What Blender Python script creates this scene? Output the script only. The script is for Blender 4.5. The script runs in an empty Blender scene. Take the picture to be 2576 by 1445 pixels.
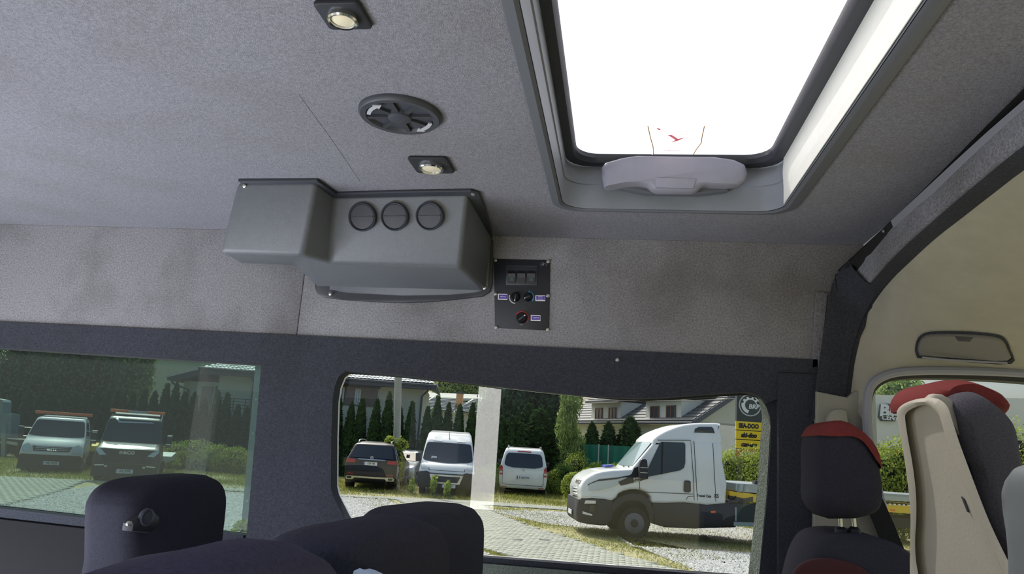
import bpy, bmesh, math, random
import numpy as np
from mathutils import Vector, Matrix

random.seed(7)
RNG = np.random.default_rng(11)
SC = bpy.context.scene
COL = SC.collection
R = math.radians

# ---------------------------------------------------------------- camera
FPX = 1850.0
CAM = np.array([0.0, 0.0, 2.0])


def cam_rows(yaw, pitch, roll):
    cy, sy = math.cos(yaw), math.sin(yaw)
    cp, sp = math.cos(pitch), math.sin(pitch)
    f = np.array([-sy * cp, cy * cp, sp])
    r = np.array([cy, sy, 0.0])
    u = np.cross(r, f)
    cr, sr = math.cos(roll), math.sin(roll)
    return np.array([cr * r + sr * u, sr * r - cr * u, f])


CM = cam_rows(R(8.65), R(12.15), R(3.8))
cam_data = bpy.data.cameras.new('camera')
cam_data.sensor_width = 36.0
cam_data.lens = FPX / 2576 * 36.0
cam_data.clip_start = 0.02
cam_data.clip_end = 600
cam = bpy.data.objects.new('camera', cam_data)
COL.objects.link(cam)
cam.matrix_world = Matrix(((CM[0][0], -CM[1][0], -CM[2][0], CAM[0]),
                           (CM[0][1], -CM[1][1], -CM[2][1], CAM[1]),
                           (CM[0][2], -CM[1][2], -CM[2][2], CAM[2]),
                           (0, 0, 0, 1)))
SC.camera = cam

# ---------------------------------------------------------------- world, sun, exposure
SUN_DIR = Vector((-0.45, 0.52, 0.82)).normalized()      # towards the sun
world = bpy.data.worlds.new('sky')
SC.world = world
world.use_nodes = True
wn = world.node_tree.nodes
wl = world.node_tree.links
wn.clear()
sky = wn.new('ShaderNodeTexSky')
sky.sky_type = 'NISHITA'
sky.sun_disc = False
sky.sun_elevation = math.asin(SUN_DIR.z)
sky.sun_rotation = math.atan2(SUN_DIR.x, SUN_DIR.y)
sky.air_density = 1.0
sky.dust_density = 6.0
sky.ozone_density = 1.0
wbg = wn.new('ShaderNodeBackground')
wbg.inputs['Strength'].default_value = 0.22
wout = wn.new('ShaderNodeOutputWorld')
wl.new(sky.outputs[0], wbg.inputs['Color'])
wl.new(wbg.outputs[0], wout.inputs['Surface'])
sun_data = bpy.data.lights.new('sun', 'SUN')
sun_data.energy = 3.8
sun_data.angle = R(0.6)
sun_data.color = (1.0, 0.95, 0.86)
sun = bpy.data.objects.new('sun', sun_data)
COL.objects.link(sun)
sun.rotation_euler = SUN_DIR.to_track_quat('Z', 'Y').to_euler()


def fill_lamp(name, loc, target, sx, sy, power, col):
    """soft area lamp added out of view to light the van interior"""
    d = bpy.data.lights.new(name, 'AREA')
    d.shape = 'RECTANGLE'
    d.size, d.size_y = sx, sy
    d.energy = power
    d.color = col
    o = bpy.data.objects.new(name, d)
    COL.objects.link(o)
    o.location = loc
    o.rotation_euler = (Vector(loc) - Vector(target)).to_track_quat('Z', 'Y').to_euler()
    return o


fill_lamp('fill_side_step', (-1.75, 0.50, 1.02), (-1.5, 1.7, 2.75), 1.7, 0.40, 52, (0.84, 0.89, 1.0))  # added fill lamp, lifts the ceiling and window wall
fill_lamp('fill_rear_doors', (-2.88, 1.45, 1.02), (-0.9, 1.6, 2.7), 1.7, 0.40, 44, (0.80, 0.87, 1.0))  # added fill lamp at the rear, brightens the far ceiling
fill_lamp('reflection_strip_lamp', (-0.835, 0.47, 1.98), (-0.45, 2.6, 2.0), 0.15, 0.78, 3.6, (1.0, 0.96, 0.94))  # added lamp, its mirror image makes the bright strip in the glass
vs = SC.view_settings
vs.view_transform = 'Standard'
vs.look = 'None'
vs.exposure = 0.0
vs.gamma = 1.0
vs.use_curve_mapping = False

# ---------------------------------------------------------------- helpers


def ray(px, py):
    return CM.T @ np.array([(px - 1288) / FPX, (py - 722.5) / FPX, 1.0])


def on(axis, px, py, v):
    d = ray(px, py)
    return CAM + d * ((v - CAM[axis]) / d[axis])


def AX(px, py, v): return on(0, px, py, v)
def AY(px, py, v): return on(1, px, py, v)
def AZ(px, py, v): return on(2, px, py, v)


def onplane(px, py, p0, n):
    d = ray(px, py)
    p0 = np.array(p0, float)
    n = np.array(n, float)
    return CAM + d * (n @ (p0 - CAM)) / (n @ d)


def lin(c):
    return tuple((x / 12.92 if x <= 0.04045 else ((x + 0.055) / 1.055) ** 2.4) for x in c)


def mat(name, rgb, rough=0.6, metal=0.0, var=0.0, scale=40.0, bump=0.0, bscale=None, spec=0.5,
        alpha=None, trans=0.0, coat=0.0, emit=None, detail=6.0):
    """procedural material: base colour in 0-255 sRGB with noise variation and noise relief"""
    m = bpy.data.materials.new(name)
    m.use_nodes = True
    nt = m.node_tree
    b = nt.nodes['Principled BSDF']
    c = lin([x / 255 for x in rgb])
    b.inputs['Base Color'].default_value = (*c, 1)
    b.inputs['Roughness'].default_value = rough
    b.inputs['Metallic'].default_value = metal
    b.inputs['Specular IOR Level'].default_value = spec
    b.inputs['Coat Weight'].default_value = coat
    if var > 0 or bump > 0:
        tc = nt.nodes.new('ShaderNodeTexCoord')
        nz = nt.nodes.new('ShaderNodeTexNoise')
        nz.inputs['Scale'].default_value = scale
        nz.inputs['Detail'].default_value = detail
        nz.inputs['Roughness'].default_value = 0.65
        nt.links.new(tc.outputs['Object'], nz.inputs['Vector'])
        if var > 0:
            cr = nt.nodes.new('ShaderNodeValToRGB')
            cr.color_ramp.elements[0].position = 0.3
            cr.color_ramp.elements[1].position = 0.7
            cr.color_ramp.elements[0].color = (*[x * (1 - var) for x in c], 1)
            cr.color_ramp.elements[1].color = (*[min(1, x * (1 + var)) for x in c], 1)
            nt.links.new(nz.outputs['Fac'], cr.inputs['Fac'])
            nt.links.new(cr.outputs['Color'], b.inputs['Base Color'])
        if bump > 0:
            n2 = nt.nodes.new('ShaderNodeTexNoise')
            n2.inputs['Scale'].default_value = bscale or scale
            n2.inputs['Detail'].default_value = 4
            nt.links.new(tc.outputs['Object'], n2.inputs['Vector'])
            bp = nt.nodes.new('ShaderNodeBump')
            bp.inputs['Strength'].default_value = bump
            bp.inputs['Distance'].default_value = 0.01
            nt.links.new(n2.outputs['Fac'], bp.inputs['Height'])
            nt.links.new(bp.outputs['Normal'], b.inputs['Normal'])
    if emit:
        b.inputs['Emission Color'].default_value = (*c, 1)
        b.inputs['Emission Strength'].default_value = emit
    return m


def carpet(name, rgb, var=0.35, stain=0.0):
    """needle felt: fine mottled fibre colour plus broad stains of its own"""
    m = mat(name, rgb, 0.95, var=var, scale=170, bump=0.5, bscale=420, spec=0.1, detail=8)
    nt = m.node_tree
    b = nt.nodes['Principled BSDF']
    src = b.inputs['Base Color'].links[0].from_socket
    tc = nt.nodes.new('ShaderNodeTexCoord')
    nz = nt.nodes.new('ShaderNodeTexNoise')
    nz.inputs['Scale'].default_value = 3.2
    nz.inputs['Detail'].default_value = 5
    cr = nt.nodes.new('ShaderNodeValToRGB')
    cr.color_ramp.elements[0].position = 0.36
    cr.color_ramp.elements[1].position = 0.56
    k = 1 - stain
    cr.color_ramp.elements[0].color = (k, k * 0.98, k * 0.95, 1)
    cr.color_ramp.elements[1].color = (1, 1, 1, 1)
    mx = nt.nodes.new('ShaderNodeMix')
    mx.data_type = 'RGBA'
    mx.blend_type = 'MULTIPLY'
    mx.inputs[0].default_value = 1.0
    nt.links.new(tc.outputs['Object'], nz.inputs['Vector'])
    nt.links.new(nz.outputs['Fac'], cr.inputs['Fac'])
    nt.links.new(src, mx.inputs[6])
    nt.links.new(cr.outputs['Color'], mx.inputs[7])
    nt.links.new(mx.outputs[2], b.inputs['Base Color'])
    return m


def glass(name, tint, refl=0.08, rough=0.0, dust_haze=0.0, dust_haze_col=(200, 205, 215)):
    """thin pane: tinted see-through, a fresnel mirror share, and a dusty film that also paints in sky glare"""
    m = bpy.data.materials.new(name)
    m.use_nodes = True
    nt = m.node_tree
    nt.nodes.clear()
    out = nt.nodes.new('ShaderNodeOutputMaterial')
    tr = nt.nodes.new('ShaderNodeBsdfTransparent')
    tr.inputs['Color'].default_value = (*tint, 1)
    gl = nt.nodes.new('ShaderNodeBsdfGlossy')
    gl.inputs['Roughness'].default_value = rough
    lw = nt.nodes.new('ShaderNodeLayerWeight')
    pw = nt.nodes.new('ShaderNodeMath')
    pw.operation = 'POWER'
    pw.inputs[1].default_value = 5.0
    nt.links.new(lw.outputs['Facing'], pw.inputs[0])
    mu = nt.nodes.new('ShaderNodeMath')
    mu.operation = 'MULTIPLY_ADD'
    mu.inputs[1].default_value = 0.7
    mu.inputs[2].default_value = refl / 2
    nt.links.new(pw.outputs[0], mu.inputs[0])
    mx = nt.nodes.new('ShaderNodeMixShader')
    nt.links.new(mu.outputs[0], mx.inputs[0])
    nt.links.new(tr.outputs[0], mx.inputs[1])
    nt.links.new(gl.outputs[0], mx.inputs[2])
    last = mx
    if dust_haze > 0:
        df = nt.nodes.new('ShaderNodeBsdfTranslucent')
        df.inputs['Color'].default_value = (*lin([x / 255 for x in dust_haze_col]), 1)
        m2 = nt.nodes.new('ShaderNodeMixShader')
        m2.inputs[0].default_value = dust_haze
        nt.links.new(mx.outputs[0], m2.inputs[1])
        nt.links.new(df.outputs[0], m2.inputs[2])
        last = m2
    nt.links.new(last.outputs[0], out.inputs['Surface'])
    return m


def leafmat(name, rgb, trans=0.35, var=0.4):
    m = bpy.data.materials.new(name)
    m.use_nodes = True
    nt = m.node_tree
    nt.nodes.clear()
    out = nt.nodes.new('ShaderNodeOutputMaterial')
    c = lin([x / 255 for x in rgb])
    geo = nt.nodes.new('ShaderNodeNewGeometry')
    cr = nt.nodes.new('ShaderNodeValToRGB')
    cr.color_ramp.elements[0].color = (*[x * (1 - var) for x in c], 1)
    cr.color_ramp.elements[1].color = (*[min(1, x * (1 + var)) for x in c], 1)
    nt.links.new(geo.outputs['Random Per Island'], cr.inputs['Fac'])
    d = nt.nodes.new('ShaderNodeBsdfDiffuse')
    t = nt.nodes.new('ShaderNodeBsdfTranslucent')
    mx = nt.nodes.new('ShaderNodeMixShader')
    mx.inputs[0].default_value = trans
    nt.links.new(cr.outputs['Color'], d.inputs['Color'])
    nt.links.new(cr.outputs['Color'], t.inputs['Color'])
    nt.links.new(d.outputs[0], mx.inputs[1])
    nt.links.new(t.outputs[0], mx.inputs[2])
    nt.links.new(mx.outputs[0], out.inputs['Surface'])
    return m


class MB:
    """collects faces in world (or any) coordinates; build() links them as ONE mesh object"""

    def __init__(self):
        self.v = []
        self.f = []
        self.mi = []

    def add(self, verts, faces, mi=0):
        o = len(self.v)
        self.v += [tuple(float(c) for c in p) for p in verts]
        self.f += [tuple(i + o for i in f) for f in faces]
        self.mi += [mi] * len(faces)
        return self

    def box(self, a, b, mi=0):
        x0, y0, z0 = a
        x1, y1, z1 = b
        return self.add([(x0, y0, z0), (x1, y0, z0), (x1, y1, z0), (x0, y1, z0), (x0, y0, z1), (x1, y0, z1), (x1, y1, z1), (x0, y1, z1)],
                        [(0, 3, 2, 1), (4, 5, 6, 7), (0, 1, 5, 4), (1, 2, 6, 5), (2, 3, 7, 6), (3, 0, 4, 7)], mi)

    def slab(self, pts, off, mi=0, bevel=0.0):
        """polygon pts extruded by vector off (first cap at pts)"""
        pts = [np.array(p, float) for p in pts]
        off = np.array(off, float)
        n = len(pts)
        rings = [pts, [p + off for p in pts]]
        if bevel > 0:
            c = sum(pts) / n
            L = np.linalg.norm(off)
            b = min(bevel, L * 0.45)
            u = off / L

            def ins(k):
                res = []
                for i, p in enumerate(pts):
                    d = c - p
                    d = d - u * (d @ u)
                    ld = np.linalg.norm(d)
                    res.append(p + d / max(ld, 1e-6) * min(k, 0.45 * ld))
                return res
            r0 = ins(b)
            rm = ins(b * 0.3)
            rings = [r0, [p + u * b * 0.3 for p in rm], [p + u * b for p in pts], [p + u * (L - b) for p in pts],
                     [p + u * (L - b * 0.3) for p in rm], [p + off for p in r0]]
        vs_ = [q for r in rings for q in r]
        fs = [tuple(range(n))[::-1]]
        for k in range(len(rings) - 1):
            for i in range(n):
                j = (i + 1) % n
                fs.append((k * n + i, k * n + j, (k + 1) * n + j, (k + 1) * n + i))
        o = (len(rings) - 1) * n
        fs.append(tuple(range(o, o + n)))
        return self.add(vs_, fs, mi)

    def loft(self, rings, closed=True, caps=True, mi=0):
        n = len(rings[0])
        vs_ = [q for r in rings for q in r]
        fs = []
        for k in range(len(rings) - 1):
            for i in range(n if closed else n - 1):
                j = (i + 1) % n
                fs.append((k * n + i, k * n + j, (k + 1) * n + j, (k + 1) * n + i))
        if caps:
            fs.append(tuple(range(n))[::-1])
            o = (len(rings) - 1) * n
            fs.append(tuple(range(o, o + n)))
        return self.add(vs_, fs, mi)

    def tube(self, path, r, n=8, mi=0, closed=False):
        path = [np.array(p, float) for p in path]
        rs = r if isinstance(r, (list, tuple)) else [r] * len(path)
        rings = []
        m = len(path)
        prev = None
        for i, p in enumerate(path):
            if closed:
                t = path[(i + 1) % m] - path[i - 1]
            else:
                t = path[min(i + 1, m - 1)] - path[max(i - 1, 0)]
            t = t / (np.linalg.norm(t) + 1e-9)
            if prev is None:
                a = np.array([0, 0, 1.0]) if abs(t[2]) < 0.9 else np.array([1.0, 0, 0])
                s = np.cross(t, a)
            else:
                s = prev - t * (prev @ t)
            s = s / (np.linalg.norm(s) + 1e-9)
            prev = s
            w = np.cross(t, s)
            rings.append([p + rs[i] * (math.cos(2 * math.pi * k / n) * s + math.sin(2 * math.pi * k / n) * w) for k in range(n)])
        if closed:
            rings.append(rings[0])
        return self.loft(rings, True, not closed, mi)

    def disc(self, c, nrm, profile, n=24, mi=0, up=None):
        """lathe about axis nrm at c; profile = [(radius, height)]"""
        c = np.array(c, float)
        w = np.array(nrm, float)
        w /= np.linalg.norm(w)
        a = np.array([0, 0, 1.0]) if abs(w[2]) < 0.9 else np.array([1.0, 0, 0])
        s = np.cross(a, w)
        s /= np.linalg.norm(s)
        t = np.cross(w, s)
        rings = [[c + w * h + max(r, 1e-5) * (math.cos(2 * math.pi * k / n) * s + math.sin(2 * math.pi * k / n) * t) for k in range(n)] for r, h in profile]
        return self.loft(rings, True, True, mi)

    def build(self, name, mats, parent=None, smooth=True, bevel=0.0, seg=2, angle=40):
        me = bpy.data.meshes.new(name)
        o0 = Vector((0, 0, 0))
        if parent is not None:
            p = parent
            while p is not None:
                o0 = o0 + p.location
                p = p.parent
        vv = [(a - o0.x, b - o0.y, c - o0.z) for a, b, c in self.v]
        me.from_pydata(vv, [], self.f)
        for m in (mats if isinstance(mats, (list, tuple)) else [mats]):
            me.materials.append(m)
        if max(self.mi, default=0) > 0:
            me.polygons.foreach_set('material_index', self.mi)
        bm = bmesh.new()
        bm.from_mesh(me)
        bmesh.ops.recalc_face_normals(bm, faces=bm.faces)
        if bevel > 0:
            bmesh.ops.remove_doubles(bm, verts=bm.verts, dist=1e-5)
            es = [e for e in bm.edges if len(e.link_faces) == 2 and e.calc_face_angle(0) > R(25)]
            bmesh.ops.bevel(bm, geom=es, offset=bevel, segments=seg, profile=0.5, affect='EDGES', clamp_overlap=True)
        bm.to_mesh(me)
        bm.free()
        if smooth:
            me.shade_smooth()
            me.set_sharp_from_angle(angle=R(angle))
        ob = bpy.data.objects.new(name, me)
        COL.objects.link(ob)
        if parent is not None:
            ob.parent = parent
        return ob


def tag(o, label=None, cat=None, group=None, kind=None):
    if label:
        o['label'] = label
    if cat:
        o['category'] = cat
    if group:
        o['group'] = group
    if kind:
        o['kind'] = kind
    return o


def thing(name, label, cat, loc, group=None):
    e = bpy.data.objects.new(name, None)
    e.empty_display_size = 0.1
    COL.objects.link(e)
    e.location = tuple(float(c) for c in loc)
    return tag(e, label, cat, group)


def struct(o):
    o['kind'] = 'structure'
    return o


def text(s, origin, xdir, ydir, size, m, parent, name='lettering', shear=0.0, bold=0.0, extrude=0.002, align='CENTER', sx=1.0):
    """raised flat lettering: origin at its centre, xdir reading direction, ydir up"""
    cu = bpy.data.curves.new(name, 'FONT')
    cu.body = s
    cu.size = size
    cu.shear = shear
    cu.offset = bold
    cu.extrude = extrude
    cu.align_x = align
    cu.align_y = 'CENTER'
    cu.resolution_u = 3
    tmp = bpy.data.objects.new(name, cu)
    COL.objects.link(tmp)
    dg = bpy.context.evaluated_depsgraph_get()
    me = bpy.data.meshes.new_from_object(tmp.evaluated_get(dg))
    bpy.data.objects.remove(tmp)
    me.name = name
    me.materials.clear()
    me.materials.append(m)
    ob = bpy.data.objects.new(name, me)
    COL.objects.link(ob)
    x = Vector(xdir).normalized()
    y = Vector(ydir)
    y = (y - x * y.dot(x)).normalized()
    z = x.cross(y)
    o0 = Vector((0, 0, 0))
    p = parent
    while p is not None:
        o0 = o0 + p.location
        p = p.parent
    loc = Vector([float(c) for c in origin]) - o0
    ob.matrix_world = Matrix(((x.x * sx, y.x, z.x, loc.x), (x.y * sx, y.y, z.y, loc.y), (x.z * sx, y.z, z.z, loc.z), (0, 0, 0, 1)))
    ob.parent = parent
    return ob


def smoothpath(pts, k=4):
    """Catmull-Rom through points"""
    P = [np.array(p, float) for p in pts]
    out = []
    for i in range(len(P) - 1):
        p0 = P[max(i - 1, 0)]
        p1, p2 = P[i], P[i + 1]
        p3 = P[min(i + 2, len(P) - 1)]
        for j in range(k):
            t = j / k
            out.append(0.5 * ((2 * p1) + (-p0 + p2) * t + (2 * p0 - 5 * p1 + 4 * p2 - p3) * t * t + (-p0 + 3 * p1 - 3 * p2 + p3) * t ** 3))
    out.append(P[-1])
    return out


def resample(pts, n):
    P = np.array(pts, float)
    d = np.r_[0, np.cumsum(np.linalg.norm(np.diff(P, axis=0), axis=1))]
    t = np.linspace(0, d[-1], n)
    return [np.array([np.interp(q, d, P[:, k]) for k in range(P.shape[1])]) for q in t]


def fastmesh(name, verts, faces4, mats, mi=None, parent=None, smooth=False):
    """numpy quads or tris -> one mesh object"""
    me = bpy.data.meshes.new(name)
    nv, nf, k = len(verts), len(faces4), faces4.shape[1]
    me.vertices.add(nv)
    me.vertices.foreach_set('co', np.asarray(verts, np.float32).ravel())
    me.loops.add(nf * k)
    me.loops.foreach_set('vertex_index', np.asarray(faces4, np.int32).ravel())
    me.polygons.add(nf)
    me.polygons.foreach_set('loop_start', np.arange(nf, dtype=np.int32) * k)
    me.polygons.foreach_set('loop_total', np.full(nf, k, np.int32))
    for m in (mats if isinstance(mats, (list, tuple)) else [mats]):
        me.materials.append(m)
    if mi is not None:
        me.polygons.foreach_set('material_index', np.asarray(mi, np.int32))
    me.update(calc_edges=True)
    me.validate()
    ob = bpy.data.objects.new(name, me)
    COL.objects.link(ob)
    if parent is not None:
        ob.parent = parent
    return ob


# ---------------------------------------------------------------- materials
M = {}
M['ceil'] = carpet('grey_ceiling_carpet', (129, 129, 137), 0.30, 0.07)
M['wallc'] = carpet('grey_wall_carpet', (140, 139, 144), 0.42, 0.30)
M['felt'] = carpet('dark_felt', (62, 64, 72), 0.35, 0.1)
M['roll'] = carpet('bulkhead_felt', (138, 138, 146), 0.5, 0.25)
M['reveal'] = mat('window_reveal_carpet', (104, 112, 104), 0.95, var=0.45, scale=160, bump=0.4)
M['beige'] = mat('beige_headliner', (158, 155, 140), 0.9, var=0.08, scale=9, bump=0.1, bscale=300)
M['beigeplastic'] = mat('beige_plastic', (150, 148, 138), 0.6, var=0.05, scale=20)
M['acgrey'] = mat('grey_moulded_plastic', (92, 96, 102), 0.45, var=0.06, scale=60, bump=0.15, bscale=500)
M['acdark'] = mat('dark_plastic', (48, 50, 58), 0.5)
M['black'] = mat('black_plastic', (32, 34, 42), 0.5, var=0.1, scale=80)
M['blackgloss'] = mat('black_gloss', (16, 17, 20), 0.15)
M['rubber'] = mat('black_rubber', (20, 20, 22), 0.7)
M['vent'] = mat('vent_plastic', (54, 57, 66), 0.5)
M['hatchgrey'] = mat('hatch_grey_plastic', (120, 125, 133), 0.5, var=0.04, scale=30)
M['hatchsun'] = mat('hatch_sunlit_plastic', (214, 214, 208), 0.6, var=0.03, scale=25)  # white stands in for sunlight on the well side
M['hatchflange'] = mat('hatch_flange', (86, 89, 96), 0.55)
M['handle'] = mat('hatch_handle_plastic', (128, 128, 140), 0.5, var=0.04, scale=30)
M['screw'] = mat('screw_steel', (190, 192, 186), 0.3, metal=0.8)
M['cream'] = mat('cream_lens', (215, 205, 178), 0.35)
M['white'] = mat('white_print', (225, 225, 225), 0.5)
M['purple'] = mat('purple_sticker', (84, 62, 160), 0.5)
M['red'] = mat('red_print', (176, 40, 44), 0.5)
M['blue'] = mat('blue_print', (40, 130, 190), 0.5)
M['grey'] = mat('grey_print', (170, 172, 180), 0.5)
M['seat'] = mat('dark_seat_fabric', (70, 66, 80), 0.95, var=0.2, scale=220, bump=0.3, bscale=500, spec=0.1)
M['seatd'] = mat('black_seat_fabric', (54, 54, 64), 0.95, var=0.2, scale=220, bump=0.3, bscale=500, spec=0.1)
M['seatmesh'] = mat('grey_mesh_fabric', (92, 90, 98), 0.9, var=0.3, scale=400, bump=0.4, bscale=700, spec=0.1)
M['seatred'] = mat('red_seat_fabric', (118, 54, 53), 0.85, var=0.1, scale=200, bump=0.2, bscale=500, spec=0.1)
M['shell'] = mat('greige_seat_shell', (176, 170, 156), 0.65, var=0.07, scale=7, bump=0.06, bscale=200)
M['strip'] = mat('grey_plastic_strip', (140, 142, 152), 0.5)
M['belt'] = mat('black_webbing', (22, 22, 26), 0.85, var=0.2, scale=300)
M['chrome'] = mat('chrome', (200, 202, 206), 0.15, metal=1.0)
M['cloth'] = mat('pale_blue_cloth', (190, 205, 225), 0.9, var=0.05, scale=40)
M['van'] = mat('van_body_paint', (205, 205, 205), 0.3, coat=0.5)
M['glass_clear'] = glass('clear_window_glass', (0.93, 0.96, 0.95), 0.06)
M['glass_tint'] = glass('green_tinted_dusty_glass', (0.56, 0.68, 0.65), 0.05, dust_haze=0.03)
M['glass_roof'] = glass('roof_hatch_glass', (0.95, 0.96, 0.98), 0.05, dust_haze=0.3, dust_haze_col=(240, 240, 242))  # strong haze whitens the lid to stand in for glaring sky
M['wpaint'] = mat('white_vehicle_paint', (216, 220, 220), 0.28, coat=0.6)
M['dpaint'] = mat('dark_grey_vehicle_paint', (40, 46, 56), 0.4, metal=0.2, coat=0.3)
M['kpaint'] = mat('black_vehicle_paint', (16, 16, 24), 0.35, coat=0.3, spec=0.3)
M['spaint'] = mat('silver_vehicle_paint', (170, 176, 180), 0.3, metal=0.5, coat=0.6)
M['carglass'] = mat('dark_vehicle_glass', (34, 42, 48), 0.06, spec=0.7)
M['carglass2'] = mat('pale_windscreen_glass', (120, 142, 146), 0.12, spec=0.8)
M['ctrim'] = mat('dark_bumper_plastic', (32, 34, 42), 0.6)
M['tyre'] = mat('tyre_rubber', (24, 24, 26), 0.85, var=0.2, scale=60)
M['rim'] = mat('steel_wheel', (96, 98, 104), 0.45, metal=0.6)
M['lampglass'] = mat('headlamp_lens', (178, 190, 196), 0.12, spec=0.9)
M['tail'] = mat('red_tail_lens', (170, 28, 36), 0.2)
M['amber'] = mat('amber_lens', (226, 110, 52), 0.3)
M['silver'] = mat('silver_trim', (186, 190, 196), 0.25, metal=0.9)
M['plate'] = mat('number_plate_white', (216, 220, 222), 0.5)
M['ink'] = mat('black_ink', (22, 22, 26), 0.6)
M['yellow'] = mat('yellow_paint', (222, 188, 40), 0.45)
M['steel'] = mat('galvanised_steel', (128, 146, 150), 0.5, metal=0.3, var=0.12, scale=6)
M['alu'] = mat('grey_aluminium', (160, 168, 170), 0.4, metal=0.6)
M['concrete'] = mat('concrete', (150, 150, 140), 0.9, var=0.1, scale=3, bump=0.2)
M['ply'] = mat('plaster_cream', (196, 198, 182), 0.95, var=0.05, scale=2)
M['plw'] = mat('plaster_white', (214, 214, 206), 0.95, var=0.04, scale=2)
M['plg'] = mat('plaster_grey', (176, 180, 172), 0.95, var=0.04, scale=2)
M['panelb'] = mat('brown_facade_panel', (120, 110, 106), 0.8, var=0.06, scale=3)
M['fascia'] = mat('dark_eaves', (70, 76, 86), 0.7)
M['tile'] = mat('glinting_roof_tile', (176, 182, 182), 0.34, spec=0.9)  # sun glint on the tiles put into a paler base colour
M['tiled'] = mat('dark_roof_tile', (82, 84, 88), 0.6, var=0.2, scale=5)
M['brick'] = mat('orange_brick', (206, 160, 110), 0.9, var=0.1, scale=10)
M['wood'] = mat('brown_window_frame', (110, 70, 50), 0.6)
M['pane'] = mat('dark_window_pane', (56, 66, 76), 0.08, spec=0.8)
M['paneb'] = mat('sky_window_pane', (140, 160, 196), 0.08, spec=0.8)
M['signdark'] = mat('sign_dark_panel', (40, 50, 54), 0.4)
M['signyel'] = mat('sign_yellow', (240, 205, 30), 0.5)
M['mesh'] = mat('green_fence_mesh', (34, 112, 92), 0.85, var=0.12, scale=4)
M['bark'] = mat('bark', (84, 74, 60), 0.95, var=0.3, scale=12, bump=0.4)
M['soil'] = mat('dry_grass_soil', (150, 146, 108), 0.95, var=0.3, scale=3.5, bump=0.5, bscale=30)
M['gravelbed'] = mat('gravel_bed', (156, 156, 150), 0.95, var=0.35, scale=28, bump=0.8, bscale=40)
M['stone'] = mat('gravel_stone', (172, 173, 172), 0.9, var=0.25, scale=9)
M['paver'] = mat('paving_block', (158, 160, 148), 0.9, var=0.10, scale=2.5)
M['paverj'] = mat('paving_joint_sand', (100, 98, 86), 0.95, var=0.2, scale=20)
M['grass'] = leafmat('grass_blades', (138, 142, 76), 0.4)
M['weed'] = leafmat('weed_leaves', (150, 168, 70), 0.45)
M['bushy'] = leafmat('yellow_green_leaves', (150, 164, 80), 0.45)
M['bushd'] = leafmat('dark_green_leaves', (72, 98, 48), 0.35)
M['thuja'] = leafmat('thuja_foliage', (58, 82, 46), 0.22)
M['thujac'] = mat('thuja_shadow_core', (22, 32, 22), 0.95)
M['tree'] = leafmat('tree_leaves', (148, 164, 108), 0.5, 0.6)
M['treed'] = leafmat('dark_tree_leaves', (92, 114, 84), 0.45, 0.65)
M['vine'] = leafmat('pale_willow_leaves', (140, 160, 96), 0.4)
# ================================================================ VAN SHELL
WY = 2.60        # inner face of the window wall
CZ = 2.755       # inner face of the high roof
XR, XF = -2.90, 0.80
DY = 0.48        # near side of the van, with the open sliding door

# ceiling with the hatch opening
HX0, HX1, HY0, HY1 = -0.205, 0.492, 0.90, 2.248
m = MB()
for a, b in (((XR, DY - .05), (HX0, WY + .06)), ((HX1, DY - .05), (XF + .02, WY + .06)), ((HX0, DY - .05), (HX1, HY0)), ((HX0, HY1), (HX1, WY + .06))):
    m.box((a[0], a[1], CZ), (b[0], b[1], CZ + .05))
ceiling = struct(m.build('ceiling', M['ceil'], smooth=False))
m = MB()
sp = [AZ(752, 238, CZ), AZ(830, 345, CZ), AZ(905, 455, CZ)]
m.tube([p + np.array([0, 0, -.0005]) for p in sp], 0.0004, 6)
m.build('seam', M['ceil'], ceiling)

# window wall: polygon with two window openings
W1 = [(-2.75, 2.252), (-1.322, 2.236), (-1.312, 2.220), (-1.287, 1.626), (-2.75, 1.655)]
w2px = [(905, 1362), (866, 1297), (841, 1247), (836, 1225), (837, 1100), (840, 1010), (845, 975), (856, 948), (873, 935), (960, 940), (1050, 950), (1150, 961), (1250, 973), (1350, 985), (1450, 995), (1530, 1001),
        (1610, 1004), (1680, 1001), (1750, 995), (1830, 990), (1878, 988), (1905, 996), (1925, 1017), (1936, 1050), (1938, 1075), (1928, 1250), (1908, 1452)]
W2 = [tuple(AY(a, b, WY)[[0, 2]]) for a, b in w2px]
zb = 1.622
W2[-1] = (W2[-1][0], zb + .012)
W2.append((-0.60, zb))


def wall_with_holes(x0, x1, z0, z1, holes, y0, y1):
    bm = bmesh.new()
    loops = [[(x0, z0), (x1, z0), (x1, z1), (x0, z1)]] + holes
    edges = []
    for lp in loops:
        vs_ = [bm.verts.new((a, y0, b)) for a, b in lp]
        for i in range(len(vs_)):
            edges.append(bm.edges.new((vs_[i], vs_[(i + 1) % len(vs_)])))
    r = bmesh.ops.triangle_fill(bm, use_beauty=True, use_dissolve=False, edges=edges)
    fs = [f for f in bm.faces]
    # drop faces that fill a hole

    def inside(p, poly):
        c = False
        n = len(poly)
        for i in range(n):
            (ax, az), (bx, bz) = poly[i], poly[i - 1]
            if (az > p[1]) != (bz > p[1]) and p[0] < (bx - ax) * (p[1] - az) / (bz - az) + ax:
                c = not c
        return c
    bad = [f for f in fs if any(inside((f.calc_center_median().x, f.calc_center_median().z), h) for h in holes)]
    bmesh.ops.delete(bm, geom=bad, context='FACES_ONLY')
    fs = bm.faces[:]
    g = bmesh.ops.extrude_face_region(bm, geom=fs)
    bmesh.ops.translate(bm, verts=[v for v in g['geom'] if isinstance(v, bmesh.types.BMVert)], vec=(0, y1 - y0, 0))
    bmesh.ops.recalc_face_normals(bm, faces=bm.faces)
    me = bpy.data.meshes.new('wall')
    bm.to_mesh(me)
    bm.free()
    return me


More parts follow.
